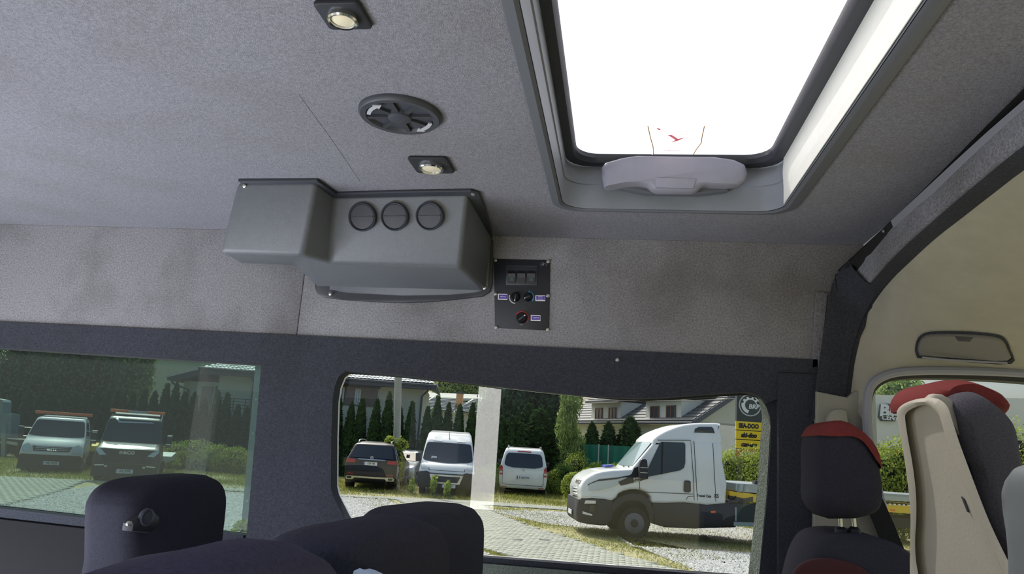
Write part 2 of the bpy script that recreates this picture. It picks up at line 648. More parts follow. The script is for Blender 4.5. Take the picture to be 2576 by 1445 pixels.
def link(name, me, m_, parent=None):
    me.name = name
    me.materials.append(m_)
    o = bpy.data.objects.new(name, me)
    COL.objects.link(o)
    if parent is not None:
        o.parent = parent
    return o


me = wall_with_holes(XR, 0.80, 0.55, 2.36, [W1, W2], WY, WY + .045)
wall_left = struct(link('wall_left', me, M['felt']))
# painted outer skin of the van
me = wall_with_holes(XR, 0.86, 0.45, 2.80, [W1, W2], WY + .047, WY + .06)
link('outer_skin', me, M['van'], wall_left)
# upper wall lining of paler carpet, in two panels that meet in a seam
xs = AY(755, 800, WY)[0]
m = MB().slab([(XR, WY - .012, 2.349), (xs - .0005, WY - .012, 2.349), (xs - .0005, WY - .012, CZ), (XR, WY - .012, CZ)], (0, .03, 0), bevel=.004)
m.build('wall_panel', M['wallc'], wall_left)
xr2 = AY(2042, 905, WY)[0]
m = MB().slab([(xs + .0005, WY - .012, 2.347), (xr2, WY - .012, 2.347), (.80, WY - .012, 2.60), (.86, WY - .012, CZ), (xs + .0005, WY - .012, CZ)], (0, .03, 0), bevel=.004)
m.build('wall_panel', M['wallc'], wall_left)
# lining edge strip beside the front bow
q = [AY(2050, 735, WY), AY(2078, 740, WY), AY(2058, 925, WY), AY(2040, 930, WY)]
m = MB().slab([p + np.array([0, -.02, 0]) for p in q], (0, .03, 0), bevel=.004)
m.build('edge_strip', M['wallc'], wall_left)
# header band (dark felt) with its screw, standing a little proud of the wall
hp = [(XR, WY - .02, 2.349), (0.66, WY - .02, 2.349), (0.66, WY - .02, 2.27)] + [(x, WY - .02, z) for x, z in reversed(W2[8:23])] + [(-1.05, WY - .02, 2.232), (-1.30, WY - .02, 2.238), (XR, WY - .02, 2.258)]
m = MB().slab(hp, (0, .02, 0), bevel=0)
trim_1 = struct(m.build('trim_1', M['felt'], smooth=False))
c = AY(1553, 906, WY - .02)
m = MB().disc(c, (0, -1, 0), [(.0068, 0), (.0068, .002), (.005, .004), (.0, .0045)], 14)
tag(m.build('screw', M['screw']), 'bright screw head in the dark felt band above the window', 'screw')
# felt pillar pad between the windows and behind the front seat
m = MB().slab([(-1.285, WY - .014, 1.3), (-0.62, WY - .014, 1.3), (-0.625, WY - .014, 1.75)] + [(x, WY - .014, z) for x, z in W2[0:9]] + [(-1.02, WY - .014, 2.236), (-1.318, WY - .014, 2.238), (-1.285, WY - .014, 1.63)], (0, .014, 0))
m.build('pillar_pad', M['felt'], wall_left, smooth=False)
m = MB().slab([(0.515, WY - .03, 0.9), (0.70, WY - .03, 0.9), (0.668, WY - .03, 2.30), (0.53, WY - .03, 2.30)], (0, .03, 0), bevel=.008)
m.build('pillar_pad', M['felt'], wall_left)
# carpeted reveal on the front edge of the window and along the sills
rv = [AY(*p, WY) for p in [(1938, 1075), (1936, 1046), (1925, 1017)]]
q1 = [AY(1905, 1000, WY + .04), AY(1916, 1040, WY + .04), AY(1914, 1085, WY + .04), AY(1903, 1250, WY + .04), AY(1882, 1450, WY + .04)]
q0 = [AY(1907, 996, WY - .001), AY(1930, 1030, WY - .001), AY(1939, 1080, WY - .001), AY(1930, 1250, WY - .001), AY(1909, 1450, WY - .001)]
m = MB().loft([smoothpath(q0), smoothpath(q1)], closed=False, caps=False)
m.build('window_reveal', M['reveal'], wall_left)
m = MB().slab([(-0.95, WY + .0, zb - .02), (0.47, WY + .0, zb - .012), (0.47, WY + .0, zb - .05), (-0.95, WY + .0, zb - .058)], (0, -.012, 0), bevel=.004)
m.build('sill', M['reveal'], wall_left)
m = MB().slab([(-2.75, WY, 1.655), (-1.298, WY, 1.626), (-1.298, WY, 1.596), (-2.75, WY, 1.622)], (0, -.012, 0), bevel=.004)
m.build('sill', M['felt'], wall_left)


def window(name, outline, gm, y):
    m = MB().slab([(x, y, z) for x, z in outline], (0, .004, 0))
    pane = struct(m.build(name, gm, smooth=False))
    c = np.mean([(x, y, z) for x, z in outline], axis=0)
    m = MB().tube([(x, y + .002, z) for x, z in outline], .009, 6, closed=True)
    m.build('window_frame', M['rubber'], pane)
    return pane


def grow(poly, k):
    c = np.mean(poly, axis=0)
    return [tuple(np.array(p) + (np.array(p) - c) / np.linalg.norm(np.array(p) - c) * k) for p in poly]


window_1 = window('window_1', grow(W1, .012), M['glass_tint'], WY + .045)
window_2 = window('window_2', grow(W2, .012), M['glass_clear'], WY + .045)

m = MB().slab([(XR, WY - .018, .78), (.50, WY - .018, .78), (.50, WY - .018, zb - .055), (-.95, WY - .018, zb - .06), (-1.298, WY - .018, 1.592), (XR, WY - .018, 1.62)], (0, .018, 0), bevel=.004)
m.build('lower_panel', mat('black_lower_trim', (20, 19, 23), .9, var=.15, scale=120), wall_left)
# floor, near side with the open sliding-door aperture, open rear
struct(MB().box((XR, DY, 0.70), (1.9, WY + .04, 0.75)).build('floor', mat('pale_van_floor', (204, 202, 196), 0.7, var=.08, scale=30, bump=.1), smooth=False))  # floor out of view, coloured pale to bounce light onto the ceiling
m = MB()
m.box((XR, DY - .05, 0.45), (-1.02, DY, 1.62))
m.box((XR, DY - .05, 2.25), (-1.02, DY, 2.80))
m.box((-1.35, DY - .05, 1.62), (-1.02, DY, 2.25))
m.box((XR, DY - .05, 1.62), (-2.75, DY, 2.25))
m.box((-1.02, DY - .05, 2.64), (0.52, DY, 2.80))
m.box((-1.02, DY - .05, 0.45), (0.52, DY, 0.75))
m.box((0.52, DY - .05, 0.45), (0.78, DY, 2.80))
struct(m.build('wall_right', M['van'], smooth=False))
m = MB()
m.box((XR, DY, 2.45), (XR + .04, WY, 2.80))
m.box((XR, DY, 0.45), (XR + .04, WY, 0.75))
struct(m.build('wall_back', M['felt'], smooth=False))

# ================================================================ FRONT BOW AND CAB


def bowpt(px, py, xv, yv=WY - .035):
    p = AX(px, py, xv)
    if p[1] > yv:
        p = AY(px, py, yv)
    return p


Opx = [(2700, 150), (2576, 258), (2480, 345), (2400, 420), (2310, 505), (2225, 583), (2160, 640), (2108, 695), (2093, 740), (2078, 830), (2062, 940), (2045, 1060)]
Ipx = [(2700, 352), (2576, 425), (2490, 490), (2420, 545), (2350, 600), (2290, 655), (2235, 710), (2195, 765), (2165, 830), (2148, 890), (2137, 960), (2128, 1030)]
Mpx = [(2700, 265), (2576, 350), (2490, 420), (2412, 487), (2330, 560), (2255, 628), (2200, 690), (2150, 745), (2125, 800), (2110, 870), (2098, 950), (2085, 1040)]
O = smoothpath([bowpt(a, b, .785) for a, b in Opx], 3)
Mi = smoothpath([bowpt(a, b, .775) for a, b in Mpx], 3)
I = smoothpath([bowpt(a, b, .83) for a, b in Ipx], 3)
n = len(O)
# rolled felt bow: outer edge, rounded belly, inner edge
rings = [[p + np.array([.05, 0, .03]) for p in O], O, [0.5 * (a + b) + np.array([-.006, -.004, 0]) for a, b in zip(O, Mi)], Mi, [0.5 * (a + b) + np.array([-.004, -.003, -.004]) for a, b in zip(Mi, I)], I, [p + np.array([.02, 0, .01]) for p in I]]
m = MB().loft(rings, closed=False, caps=False)
trim_2 = struct(m.build('trim_2', M['roll']))
# dark lower leg of the bow against the wall: the darker felt covers the inner half
k0 = 0
rings = [[0.5 * (a + b) + np.array([-.007, -.006, -.004]) for a, b in zip(Mi, I)], [p + np.array([-.004, -.006, -.004]) for p in I], [p + np.array([.03, 0, .01]) for p in I]]
rings[0] = [a * .72 + b * .28 + np.array([-.009, -.008, -.003]) for a, b in zip(Mi, I)]
m = MB().loft(rings, closed=False, caps=False)
m.build('inner_felt', M['felt'], trim_2)
lo = [i for i in range(n) if O[i][2] < 2.69]
rings = [[r[i] + np.array([-.010, -.010, -.002]) for i in lo] for r in (O, Mi, I)]
rings.insert(1, [0.5 * (a + b) + np.array([-.006, -.004, 0]) for a, b in zip(rings[0], rings[1])])
m = MB().loft(rings, closed=False, caps=False)
m.build('bow_leg_felt', M['felt'], trim_2)
# black gap and grey strip between the ceiling and the bow
gp = [(2700, 110), (2576, 222), (2480, 318), (2400, 400), (2310, 490), (2235, 562), (2170, 622), (2105, 683)]
sp0 = [(2700, 128), (2576, 251), (2480, 335), (2400, 408), (2310, 492), (2228, 568)]
sp1 = [(2700, 205), (2576, 300), (2480, 378), (2400, 443), (2310, 517), (2232, 588)]
g = [AZ(a, b, CZ - .004) if AZ(a, b, CZ)[1] < WY - .02 else AY(a, b, WY - .02) for a, b in gp]
m = MB().loft([g, [p + np.array([.06, 0, -.0]) for p in g], [p + np.array([.06, 0, .05]) for p in g]], closed=False, caps=False)
m.build('shadow_gap', M['rubber'], trim_2)
o1 = [bowpt(a, b, .782, WY - .05) for a, b in sp0]
o2 = [bowpt(a, b, .779, WY - .05) for a, b in sp1]
m = MB().loft([[p + np.array([.02, 0, 0]) for p in o1], o1, o2, [p + np.array([.02, 0, 0]) for p in o2]], closed=False, caps=False)
m.build('grey_strip', M['strip'], trim_2)
lk = [bowpt(a, b, .781, WY - .045) for a, b in [(2240, 556), (2228, 568), (2170, 625), (2118, 680), (2100, 692)]]
lk2 = [bowpt(a, b, .779, WY - .045) for a, b in [(2246, 572), (2232, 588), (2180, 652), (2130, 712), (2104, 735)]]
m = MB().loft([lk, lk2], closed=False, caps=False)
m.build('strip_end', M['rubber'], trim_2)
m = MB().disc(bowpt(2223, 582, .772, 9), (-1, -.3, -.2), [(.005, 0), (.004, .003), (0, .004)], 10)
m.build('rivet', M['screw'], trim_2)

# cab door opening: seal outline, beige headliner lofted from the bow to the door
dpx = [(2720, 950), (2576, 941), (2480, 936), (2400, 934), (2320, 934), (2255, 938), (2215, 950), (2190, 970), (2180, 1000), (2178, 1060), (2185, 1130), (2205, 1230), (2235, 1345), (2262, 1450)]
YD = 2.50
D = smoothpath([AY(a, b, YD) for a, b in dpx], 4)
Dr = resample(D[:38], 30)
Ir = resample([p for p in I], 30)
rings = []
for t, bul in ((0, 0), (.12, .012), (.3, .03), (.5, .035), (.7, .03), (.85, .016), (.94, .004), (1, 0)):
    rings.append([a * (1 - t) + b * t + np.array([0, .5 * bul, bul]) for a, b in zip(Ir, Dr)])
m = MB().loft(rings, closed=False, caps=False)
trim_3 = struct(m.build('trim_3', M['beige']))
# cab roof above and cab floor-to-belt side so that no sunlight leaks in
m = MB()
m.box((XF + .02, DY - .05, CZ - .01), (2.3, WY + .06, CZ + .03))
m.box((XF + .02, 2.585, 2.42), (2.3, WY + .06, CZ))
m.box((XF - .03, WY, 0.5), (XF + .03, WY + .06, 2.6))
m.build('cab_roof', M['van'], trim_3, smooth=False)
# fold-down grab handle in its recess
hpx = [(2312, 895), (2307, 880), (2310, 862), (2320, 848), (2345, 840), (2420, 839), (2500, 845), (2525, 856), (2536, 878), (2537, 906), (2420, 902)]
from mathutils.bvhtree import BVHTree
_bm = bmesh.new()
_bm.from_mesh(trim_3.data)
_bvh = BVHTree.FromBMesh(_bm)
_bm.free()


def on_liner(px, py, off):
    d = Vector(ray(px, py)).normalized()
    h, nn, _, _ = _bvh.ray_cast(Vector(CAM), d)
    if h is None:
        return AY(px, py, 2.45)
    if nn.dot(d) > 0:
        nn = -nn
    return np.array(h) + np.array(nn) * off


hc = on_liner(2420, 870, 0)
gh = thing('grab_handle', 'grey fold-down grab handle in the beige headliner above the cab door', 'handle', hc)
hs = smoothpath(hpx + [hpx[0]], 3)[:-1]
mid = np.mean(hs, axis=0)
back = [on_liner(a, b, -.02) for a, b in hs]
big = [on_liner(mid[0] + (a - mid[0]) * 1.05, mid[1] + (b - mid[1]) * 1.22, .003) for a, b in hs]
inn = [on_liner(mid[0] + (a - mid[0]) * 1.0, mid[1] + (b - mid[1]) * 1.02, .004) for a, b in hs]
MB().loft([big, inn, back], caps=False).build('recess_shade_rim', M['felt'], gh)  # dark colour stands in for the shade around the recess
ft = [on_liner(mid[0] + (a - mid[0]) * .985, mid[1] + (b - mid[1]) * .96, .004) for a, b in hs]
fm = [on_liner(mid[0] + (a - mid[0]) * .95, mid[1] + (b - mid[1]) * .88, .010) for a, b in hs]
MB().loft([back, ft, fm]).build('flap', mat('grey_handle_plastic', (116, 114, 108), .6), gh)
MB().tube([on_liner(x, y, .010) for x, y in ((2318, 898), (2370, 901), (2420, 903), (2475, 905), (2532, 907))], .0035, 8).build('lower_lip', M['strip'], gh)
MB().slab([on_liner(a, b, .011) for a, b in [(2402, 841), (2412, 853), (2440, 854), (2448, 843)]], (0, .01, .004)).build('catch', M['acdark'], gh)

# cab door frame: seal, trim line, pane
door_1 = struct(MB().tube([p + np.array([0, -.01, 0]) for p in D], .014, 8).build('door_1', M['strip']))
Din = smoothpath([AY(a, b, YD) for a, b in [(2720, 975), (2576, 962), (2480, 956), (2400, 953), (2320, 952), (2262, 955), (2225, 966), (2203, 985), (2194, 1012), (2193, 1060), (2200, 1130), (2218, 1230), (2247, 1345), (2275, 1450)]], 4)
rings = [D, [a * .5 + b * .5 + np.array([0, -.012, 0]) for a, b in zip(D, Din)], Din, [p + np.array([0, .06, 0]) for p in Din]]
MB().loft(rings, closed=False, caps=False).build('door_seal', M['rubber'], door_1)
g0 = [p + np.array([0, .055, 0]) for p in Din]
MB().slab([p + (p - np.mean(g0, axis=0)) * .02 for p in g0], (0, .004, 0)).build('pane', M['glass_clear'], door_1, smooth=False)
# beige pillar trim with belt guide, below the bow
pp = [(2055, 985), (2132, 1000), (2150, 985), (2188, 985), (2180, 1040), (2190, 1140), (2215, 1250), (2250, 1360), (2240, 1450), (2045, 1450)]
m = MB().slab([AY(a, b, YD + .035) for a, b in pp], (0, .03, 0), bevel=.006)
m.build('pillar_trim', M['beigeplastic'], door_1)
bg = [(2082, 1058), (2086, 1040), (2098, 1030), (2118, 1028), (2132, 1034), (2136, 1062), (2128, 1075), (2088, 1075)]
c = AY(2110, 1050, YD + .02)
bt = thing('seat_belt', 'black belt webbing running from a grey pillar guide behind the front headrest', 'seat belt', c)
MB().slab([AY(a, b, YD + .0) for a, b in bg], (0, .036, 0), bevel=.01).build('belt_guide', M['beigeplastic'], bt)
bw = [((2098, 1066), (2128, 1070), 2.48), ((2120, 1130), (2150, 1125), 2.46), ((2165, 1240), (2205, 1225), 2.44), ((2203, 1330), (2245, 1310), 2.42), ((2250, 1450), (2300, 1445), 2.38)]
MB().loft([smoothpath([AY(*a, y) for a, b, y in bw]), smoothpath([AY(*b, y) for a, b, y in bw]), smoothpath([AY(*b, y) + np.array([0, .004, 0]) for a, b, y in bw]), smoothpath([AY(*a, y) + np.array([0, .004, 0]) for a, b, y in bw])], closed=False, caps=False).build('webbing', M['belt'], bt)

# ================================================================ ROOF HATCH


def rrect(x0, y0, x1, y1, r, z, k=5):
    out = []
    for cx, cy, a0 in ((x1 - r, y0 + r, -90), (x1 - r, y1 - r, 0), (x0 + r, y1 - r, 90), (x0 + r, y0 + r, 180)):
        for i in range(k + 1):
            a = R(a0 + 90 * i / k)
            out.append(np.array([cx + r * math.cos(a), cy + r * math.sin(a), z]))
    return out


hatch = thing('roof_hatch', 'open-view glass roof hatch with grey frame and chunky handle', 'hatch', (0.14, 1.55, CZ))
# flange under the ceiling, well walls, rubber lip
f0 = rrect(-.222, .86, .512, 2.262, .085, CZ + .002)
f1 = rrect(-.222, .86, .512, 2.262, .085, CZ - .006)
f2 = rrect(-.200, .88, .485, 2.243, .075, CZ - .010)
f3 = rrect(-.192, .89, .476, 2.238, .07, CZ - .004)
MB().loft([f0, f1, f2, f3], caps=False).build('frame', M['hatchflange'], hatch)
ZT = 2.905
w1 = rrect(-.190, .89, .474, 2.236, .075, CZ - .004, 6)
w2 = rrect(-.190, .89, .474, 2.236, .075, 2.83, 6)
w3 = rrect(-.186, .893, .470, 2.233, .075, 2.832, 6)
w4 = rrect(-.186, .893, .470, 2.233, .075, ZT, 6)
m = MB()
m.loft([w1, w2, w3, w4], caps=False)
well = m.build('well', M['hatchgrey'], hatch)
# front side of the well, the sun on it painted as white
m = MB().slab([(.4695, .95, CZ), (.4695, 2.175, CZ), (.4665, 2.158, CZ + .045), (.4665, 2.168, CZ + .10), (.4665, 2.150, ZT - .008), (.4665, .95, ZT - .008)], (.002, 0, 0))
m.build('sunlit_liner', M['hatchsun'], hatch, smooth=False)
r0 = rrect(-.186, .893, .470, 2.233, .08, ZT - .014, 6)
r1 = rrect(-.160, .92, .436, 2.195, .07, ZT - .016, 6)
r2 = rrect(-.152, .93, .428, 2.185, .07, ZT - .004, 6)
r3 = rrect(-.152, .93, .428, 2.185, .07, ZT + .010, 6)
MB().loft([r0, r1, r2, r3], caps=False).build('rubber_lip', M['acdark'], hatch)
MB().slab([p for p in rrect(-.19, .89, .474, 2.236, .08, ZT + .010, 6)], (0, 0, .006)).build('glass_lid', M['glass_roof'], hatch, smooth=False)
# outer roof skin around the hatch keeps the sun out of the joint
m = MB().loft([rrect(-.20, .88, .485, 2.246, .08, ZT + .018, 4), rrect(-.24, .84, .53, 2.29, .08, ZT - .03, 4), rrect(-.26, .82, .55, 2.31, .08, CZ + .05, 4)], caps=False)
m.build('outer_rim', M['acdark'], hatch)
# handle
hy = 2.15
hd = [(1520, 468), (1514, 440), (1513, 418), (1520, 408), (1560, 396), (1600, 389), (1700, 389), (1800, 392), (1850, 400), (1876, 412), (1882, 430), (1878, 450), (1862, 462), (1825, 464), (1790, 462), (1768, 464), (1752, 478), (1740, 480), (1650, 479), (1640, 474), (1625, 462), (1600, 458), (1560, 460)]
m = MB().slab([AY(a, b, hy) for a, b in hd], (0, .05, .0), bevel=.016)
hobj = m.build('handle', M['handle'], hatch, angle=50)
m = MB().slab([AY(a, b, hy - .003) for a, b in [(1648, 447), (1752, 450), (1744, 474), (1650, 472)]], (0, .006, 0), bevel=.002)
m.build('push_button', M['handle'], hobj)
m = MB().slab([AY(a, b, hy + .045) for a, b in [(1558, 440), (1850, 440), (1832, 478), (1760, 487), (1620, 484), (1560, 472)]], (0, .035, 0), bevel=.01)
m.build('handle_base', M['hatchflange'], hobj)
# torn warning sticker on the glass
zs = ZT + .009
st = [(1628, 314), (1700, 311), (1773, 316), (1770, 328), (1772, 338), (1764, 352), (1766, 362), (1756, 372), (1748, 388), (1722, 386), (1650, 385), (1640, 392), (1636, 360), (1632, 335)]
stm = bpy.data.materials.new('sticker_film')
stm.use_nodes = True
nt = stm.node_tree
nt.nodes.clear()
_o = nt.nodes.new('ShaderNodeOutputMaterial')
_a = nt.nodes.new('ShaderNodeBsdfTransparent')
_b = nt.nodes.new('ShaderNodeBsdfTranslucent')
_b.inputs['Color'].default_value = (.95, .9, .9, 1)
_m = nt.nodes.new('ShaderNodeMixShader')
_m.inputs[0].default_value = .35
nt.links.new(_a.outputs[0], _m.inputs[1])
nt.links.new(_b.outputs[0], _m.inputs[2])
nt.links.new(_m.outputs[0], _o.inputs['Surface'])
stk = MB().slab([AZ(a, b, zs - .001) for a, b in st], (0, 0, .0006)).build('warning_sticker', stm, hatch, smooth=False)
pink = leafmat('faded_pink_print', (226, 150, 160), .5, 0)
brown = leafmat('glue_residue', (190, 160, 110), .5, 0)
for poly in ([(1680, 340), (1690, 340), (1706, 350), (1700, 353)], [(1688, 358), (1706, 350), (1724, 346), (1704, 355)], [(1652, 322), (1662, 325), (1661, 328), (1654, 326)]):
    MB().slab([AZ(a, b, zs - .0016) for a, b in poly], (0, 0, .0004)).build('print_mark', pink, stk, smooth=False)
m = MB()
for path in ([(1630, 318), (1636, 345), (1643, 370), (1644, 394)], [(1772, 318), (1766, 345), (1764, 360), (1752, 376), (1745, 388)]):
    m.tube([AZ(a, b, zs - .0016) for a, b in path], .0014, 5)
for k in range(7):
    a, b = RNG.uniform(1650, 1745), RNG.uniform(325, 372)
    m.tube([AZ(a + d, b + RNG.uniform(-4, 4), zs - .0014) for d in (0, 6, 12, 18)], .0004, 4)
m.build('torn_edge', brown, stk)
text('WARNING', AZ(1690, 379, zs - .0016), (1, 0, 0), (0, -1, 0), .011, pink, stk, extrude=.0002)

# ================================================================ CEILING FITTINGS


def downlight(px, quad, lens, label):
    qs = [AZ(a, b, CZ) for a, b in quad]
    c = np.mean(qs, axis=0)
    t = thing('ceiling_spotlight', label, 'lamp', c, 'ceiling spotlights')
    s = .5 * max(np.linalg.norm(qs[0] - qs[1]), np.linalg.norm(qs[1] - qs[2]))
    MB().slab([p + np.array([0, 0, 0]) for p in rrect(c[0] - s, c[1] - s, c[0] + s, c[1] + s, s * .2, CZ)], (0, 0, -.010), bevel=.004).build('bezel', M['black'], t)
    lc = np.array([c[0], c[1], CZ])
    MB().disc(lc, (0, 0, -1), [(s * .66, .008), (s * .66, .018), (s * .6, .021), (s * .52, .020), (s * .5, .012)], 28).build('trim_ring', M['chrome'], t)
    MB().disc(lc, (0, 0, -1), [(s * .52, .010), (s * .5, .016), (s * .3, .019), (0, .020)], 28).build('lens', M['cream'], t)
    return t


downlight(0, [(788, 0), (905, 0), (940, 60), (826, 62)], None, 'square black spotlight with cream lens at the top edge of the grey ceiling')
downlight(0, [(1037, 391), (1118, 391), (1132, 429), (1056, 430)], None, 'small square black spotlight with cream lens between round vent and plastic housing')

c = AZ(1007, 284, CZ)
rv_ = .5 * np.linalg.norm(AZ(903, 272, CZ) - AZ(1112, 298, CZ))
t = thing('ceiling_vent', 'round dark roof ventilator with two white arrows on the ceiling', 'vent', c)
ce = np.array([c[0], c[1], CZ])
MB().disc(ce, (0, 0, -1), [(rv_, 0), (rv_, .008), (rv_ * .95, .014), (rv_ * .82, .014), (rv_ * .78, .006), (rv_ * .30, .006), (rv_ * .28, .016), (rv_ * .2, .02), (0, .021)], 40).build('vent_ring', M['vent'], t)
for k in range(8):
    a = 2 * math.pi * k / 8
    d = np.array([math.cos(a), math.sin(a), 0])
    s_ = np.array([-math.sin(a), math.cos(a), 0])
    b = ce + np.array([0, 0, -.006])
    MB().slab([b + d * rv_ * .28 - s_ * .006, b + d * rv_ * .80 - s_ * .006, b + d * rv_ * .80 + s_ * .006, b + d * rv_ * .28 + s_ * .006], (0, 0, -.007)).build('spoke', M['acdark'], t, smooth=False)
for sg in (1, -1):
    pts = []
    for k in range(9):
        a = R(200 + 50 * k / 8) if sg > 0 else R(20 + 50 * k / 8)
        pts.append(ce + np.array([math.cos(a) * rv_ * .74, math.sin(a) * rv_ * .74, -.0165]))
    q = [p + (p - ce) * np.array([.06, .06, 0]) for p in pts[:-2]] + [p - (p - ce) * np.array([.06, .06, 0]) for p in pts[:-2]][::-1]
    MB().slab(q, (0, 0, .003)).build('arrow', M['grey'], t, smooth=False)
    e = pts[-3]
    tdir = pts[-1] - pts[-3]
    rd_ = (e - ce) * np.array([.14, .14, 0])
    MB().slab([e + rd_, e - rd_, e + tdir * 1.1], (0, 0, .003)).build('arrow_head', M['grey'], t, smooth=False)

# ================================================================ AIR-CONDITIONING HOUSING
A1, A2, A3, A4 = AZ(600, 456, CZ - .002), AZ(796, 455, CZ - .002), AZ(842, 491, CZ - .002), AZ(1178, 484, CZ - .002)
yl, ym = A1[1] + .05, A3[1] + .07
B1, B2, B3, B4 = AY(553, 637, yl), AY(760, 646, yl), AY(830, 665, ym), AY(1158, 674, ym)
yw = WY - .018
Wa, Wb, Wc, Wd = AY(600, 662, yw), AY(740, 668, yw), AY(798, 722, yw), AY(1222, 733, yw)
RC = np.array([AY(1238, 600, yw)[0], yw, CZ - .002])
LC = np.array([Wa[0] - .02, yw, CZ - .002])
MC = np.array([Wc[0], yw, CZ - .002])
box = thing('air_conditioner_housing', 'grey moulded air conditioner housing with three round outlets in the roof corner', 'air conditioner', A3)
V_ = [A1, A2, A3, A4, B1, B2, B3, B4, Wa, Wb, Wc, Wd, RC, LC]
m = MB()
m.add(V_, [(0, 1, 5, 4), (1, 2, 6, 5), (2, 3, 7, 6), (3, 12, 11, 7), (4, 5, 9, 8), (5, 6, 10, 9), (6, 7, 11, 10), (0, 4, 8, 13), (13, 12, 3, 2, 1, 0), (8, 9, 10, 11, 12, 13)])
m.build('housing', M['acgrey'], box, bevel=.016, seg=4, angle=60)
fl = [(792, 690), (791, 722), (796, 738), (812, 748), (860, 754), (930, 759), (1010, 762), (1090, 759), (1160, 752), (1215, 745), (1231, 735), (1238, 715), (1240, 660), (1240, 604), (800, 604)]
MB().slab([AY(a, b, WY - .0255) for a, b in fl], (0, .014, 0), bevel=.004).build('wall_flange', M['acdark'], box)
MB().slab([AY(a, b, WY - .032) for a, b in [(830, 690), (828, 728), (870, 736), (1010, 744), (1130, 742), (1200, 736), (1228, 724), (1232, 620), (1200, 640)]], (0, .012, 0), bevel=.004).build('wall_flange', M['acgrey'], box)
cl = [(600, 449), (798, 448), (846, 482), (1000, 477), (1185, 474), (1205, 480), (1222, 520), (1238, 575), (1240, 598)]
cp = [AZ(a, b, CZ) for a, b in cl]
cp = cp + [np.array([cp[-1][0], yw, CZ]), np.array([cp[0][0], yw, CZ])]
MB().slab(cp, (0, 0, -.011), bevel=.004).build('ceiling_flange', M['acdark'], box)
nrm = np.cross(A4 - A3, B3 - A3)
nrm /= np.linalg.norm(nrm)
if nrm[1] > 0:
    nrm = -nrm
for px, py in ((912, 546), (993, 545), (1081, 544)):
    c = onplane(px, py, A3 + nrm * .002, nrm)
    r_ = 36 * np.linalg.norm(c - CAM) / FPX
    o = MB().disc(c, nrm, [(r_, -.002), (r_, .006), (r_ * .93, .009), (r_ * .86, .006), (r_ * .84, .001)], 32).build('air_outlet', M['vent'], box)
    MB().disc(c, nrm, [(r_ * .85, 0), (r_ * .83, .004), (0, .006)], 32).build('outlet_flap', M['acdark'], o)
    tx = np.cross(nrm, (0, 0, 1.0))
    tx /= np.linalg.norm(tx)
    MB().slab([c + nrm * .0055 + tx * a + np.cross(tx, nrm) * b for a, b in ((-r_ * .8, -.0015), (r_ * .8, -.0015), (r_ * .8, .0015), (-r_ * .8, .0015))], nrm * .002).build('flap_bar', M['acdark'], o, smooth=False)
# dark opening in the front end
e1 = (RC - A4)
sn = np.cross(RC - A4, B4 - A4)
sn /= np.linalg.norm(sn)
if sn[0] < 0:
    sn = -sn
c = onplane(1204, 662, A4 + sn * .003, sn)
ax1 = (Wd - B4) / np.linalg.norm(Wd - B4)
ax2 = np.cross(sn, ax1)
MB().slab([c + ax1 * .06 * math.cos(a) + ax2 * .042 * math.sin(a) for a in np.linspace(0, 2 * math.pi, 20)[:-1]], sn * .002).build('side_opening', M['rubber'], box, smooth=False)
for px, py, pl in ((615, 468, 'f'), (891, 491, 'f'), (831, 740, 'w'), (1219, 725, 'w'), (1225, 613, 'w'), (1190, 489, 'c')):
    if pl == 'w':
        c, nn = AY(px, py, WY - .038), (0, -1, 0)
    elif pl == 'c':
        c, nn = AZ(px, py, CZ - .012), (0, 0, -1)
    else:
        base = A1 if px < 700 else A3
        c, nn = onplane(px, py, base + nrm * .002, nrm), nrm
    MB().disc(c, nn, [(.0065, -.003), (.0065, .002), (.004, .004), (0, .0042)], 12).build('screw', M['screw'], box)

# ================================================================ CONTROL PANEL
yp = WY - .016
pc = AY(1313, 742, yp)
pan = thing('control_panel', 'black climate control panel with switches and dials beside the plastic housing', 'control panel', pc)
MB().slab([AY(a, b, yp) for a, b in [(1242, 651), (1384, 655), (1381, 832), (1245, 825)]], (0, .006, 0), bevel=.002).build('plate', M['black'], pan)


def PP(u, v, off=.0):   # point on the panel from the 1445-px close-up crop
    return AY(1200 + u * .15225, 630 + v * .15225, yp - off)


for u, v in ((302, 165), (1177, 185), (308, 722), (1172, 752), (316, 1278), (1168, 1312)):
    MB().disc(PP(u, v), (0, -1, 0), [(.0068, 0), (.0068, .002), (.0045, .0045), (0, .005)], 14).build('screw', M['screw'], pan)
sf = MB().slab([PP(a, b, .003) for a, b in [(478, 250), (1000, 258), (990, 580), (478, 575)]], (0, .004, 0), bevel=.001).build('switch_frame', M['acdark'], pan)
MB().slab([PP(a, b, .005) for a, b in [(490, 250), (990, 258), (990, 268), (490, 260)]], (0, .003, 0)).build('frame_lip', M['vent'], sf, smooth=False)
for k in range(3):
    u0 = 505 + k * 162
    rk = MB().loft([[PP(u0, 335, .004), PP(u0 + 130, 337, .004), PP(u0 + 130, 385, .013), PP(u0, 383, .013)][0:2], [PP(u0, 383, .013), PP(u0 + 130, 385, .013)], [PP(u0, 450, .009), PP(u0 + 130, 452, .009)], [PP(u0, 548, .006), PP(u0 + 130, 550, .006)], [PP(u0, 550, -.002), PP(u0 + 130, 552, -.002)]], closed=False, caps=False).build('rocker_switch', M['black'], pan, smooth=False)
gm = mat('switch_green_legend', (60, 82, 76), .6)
for u0 in (545, 865):
    MB().slab([PP(a, b, .0095) for a, b in [(u0, 455), (u0 + 60, 456), (u0 + 60, 510), (u0, 509)]], (0, .002, 0)).build('switch_legend', gm, pan, smooth=False)


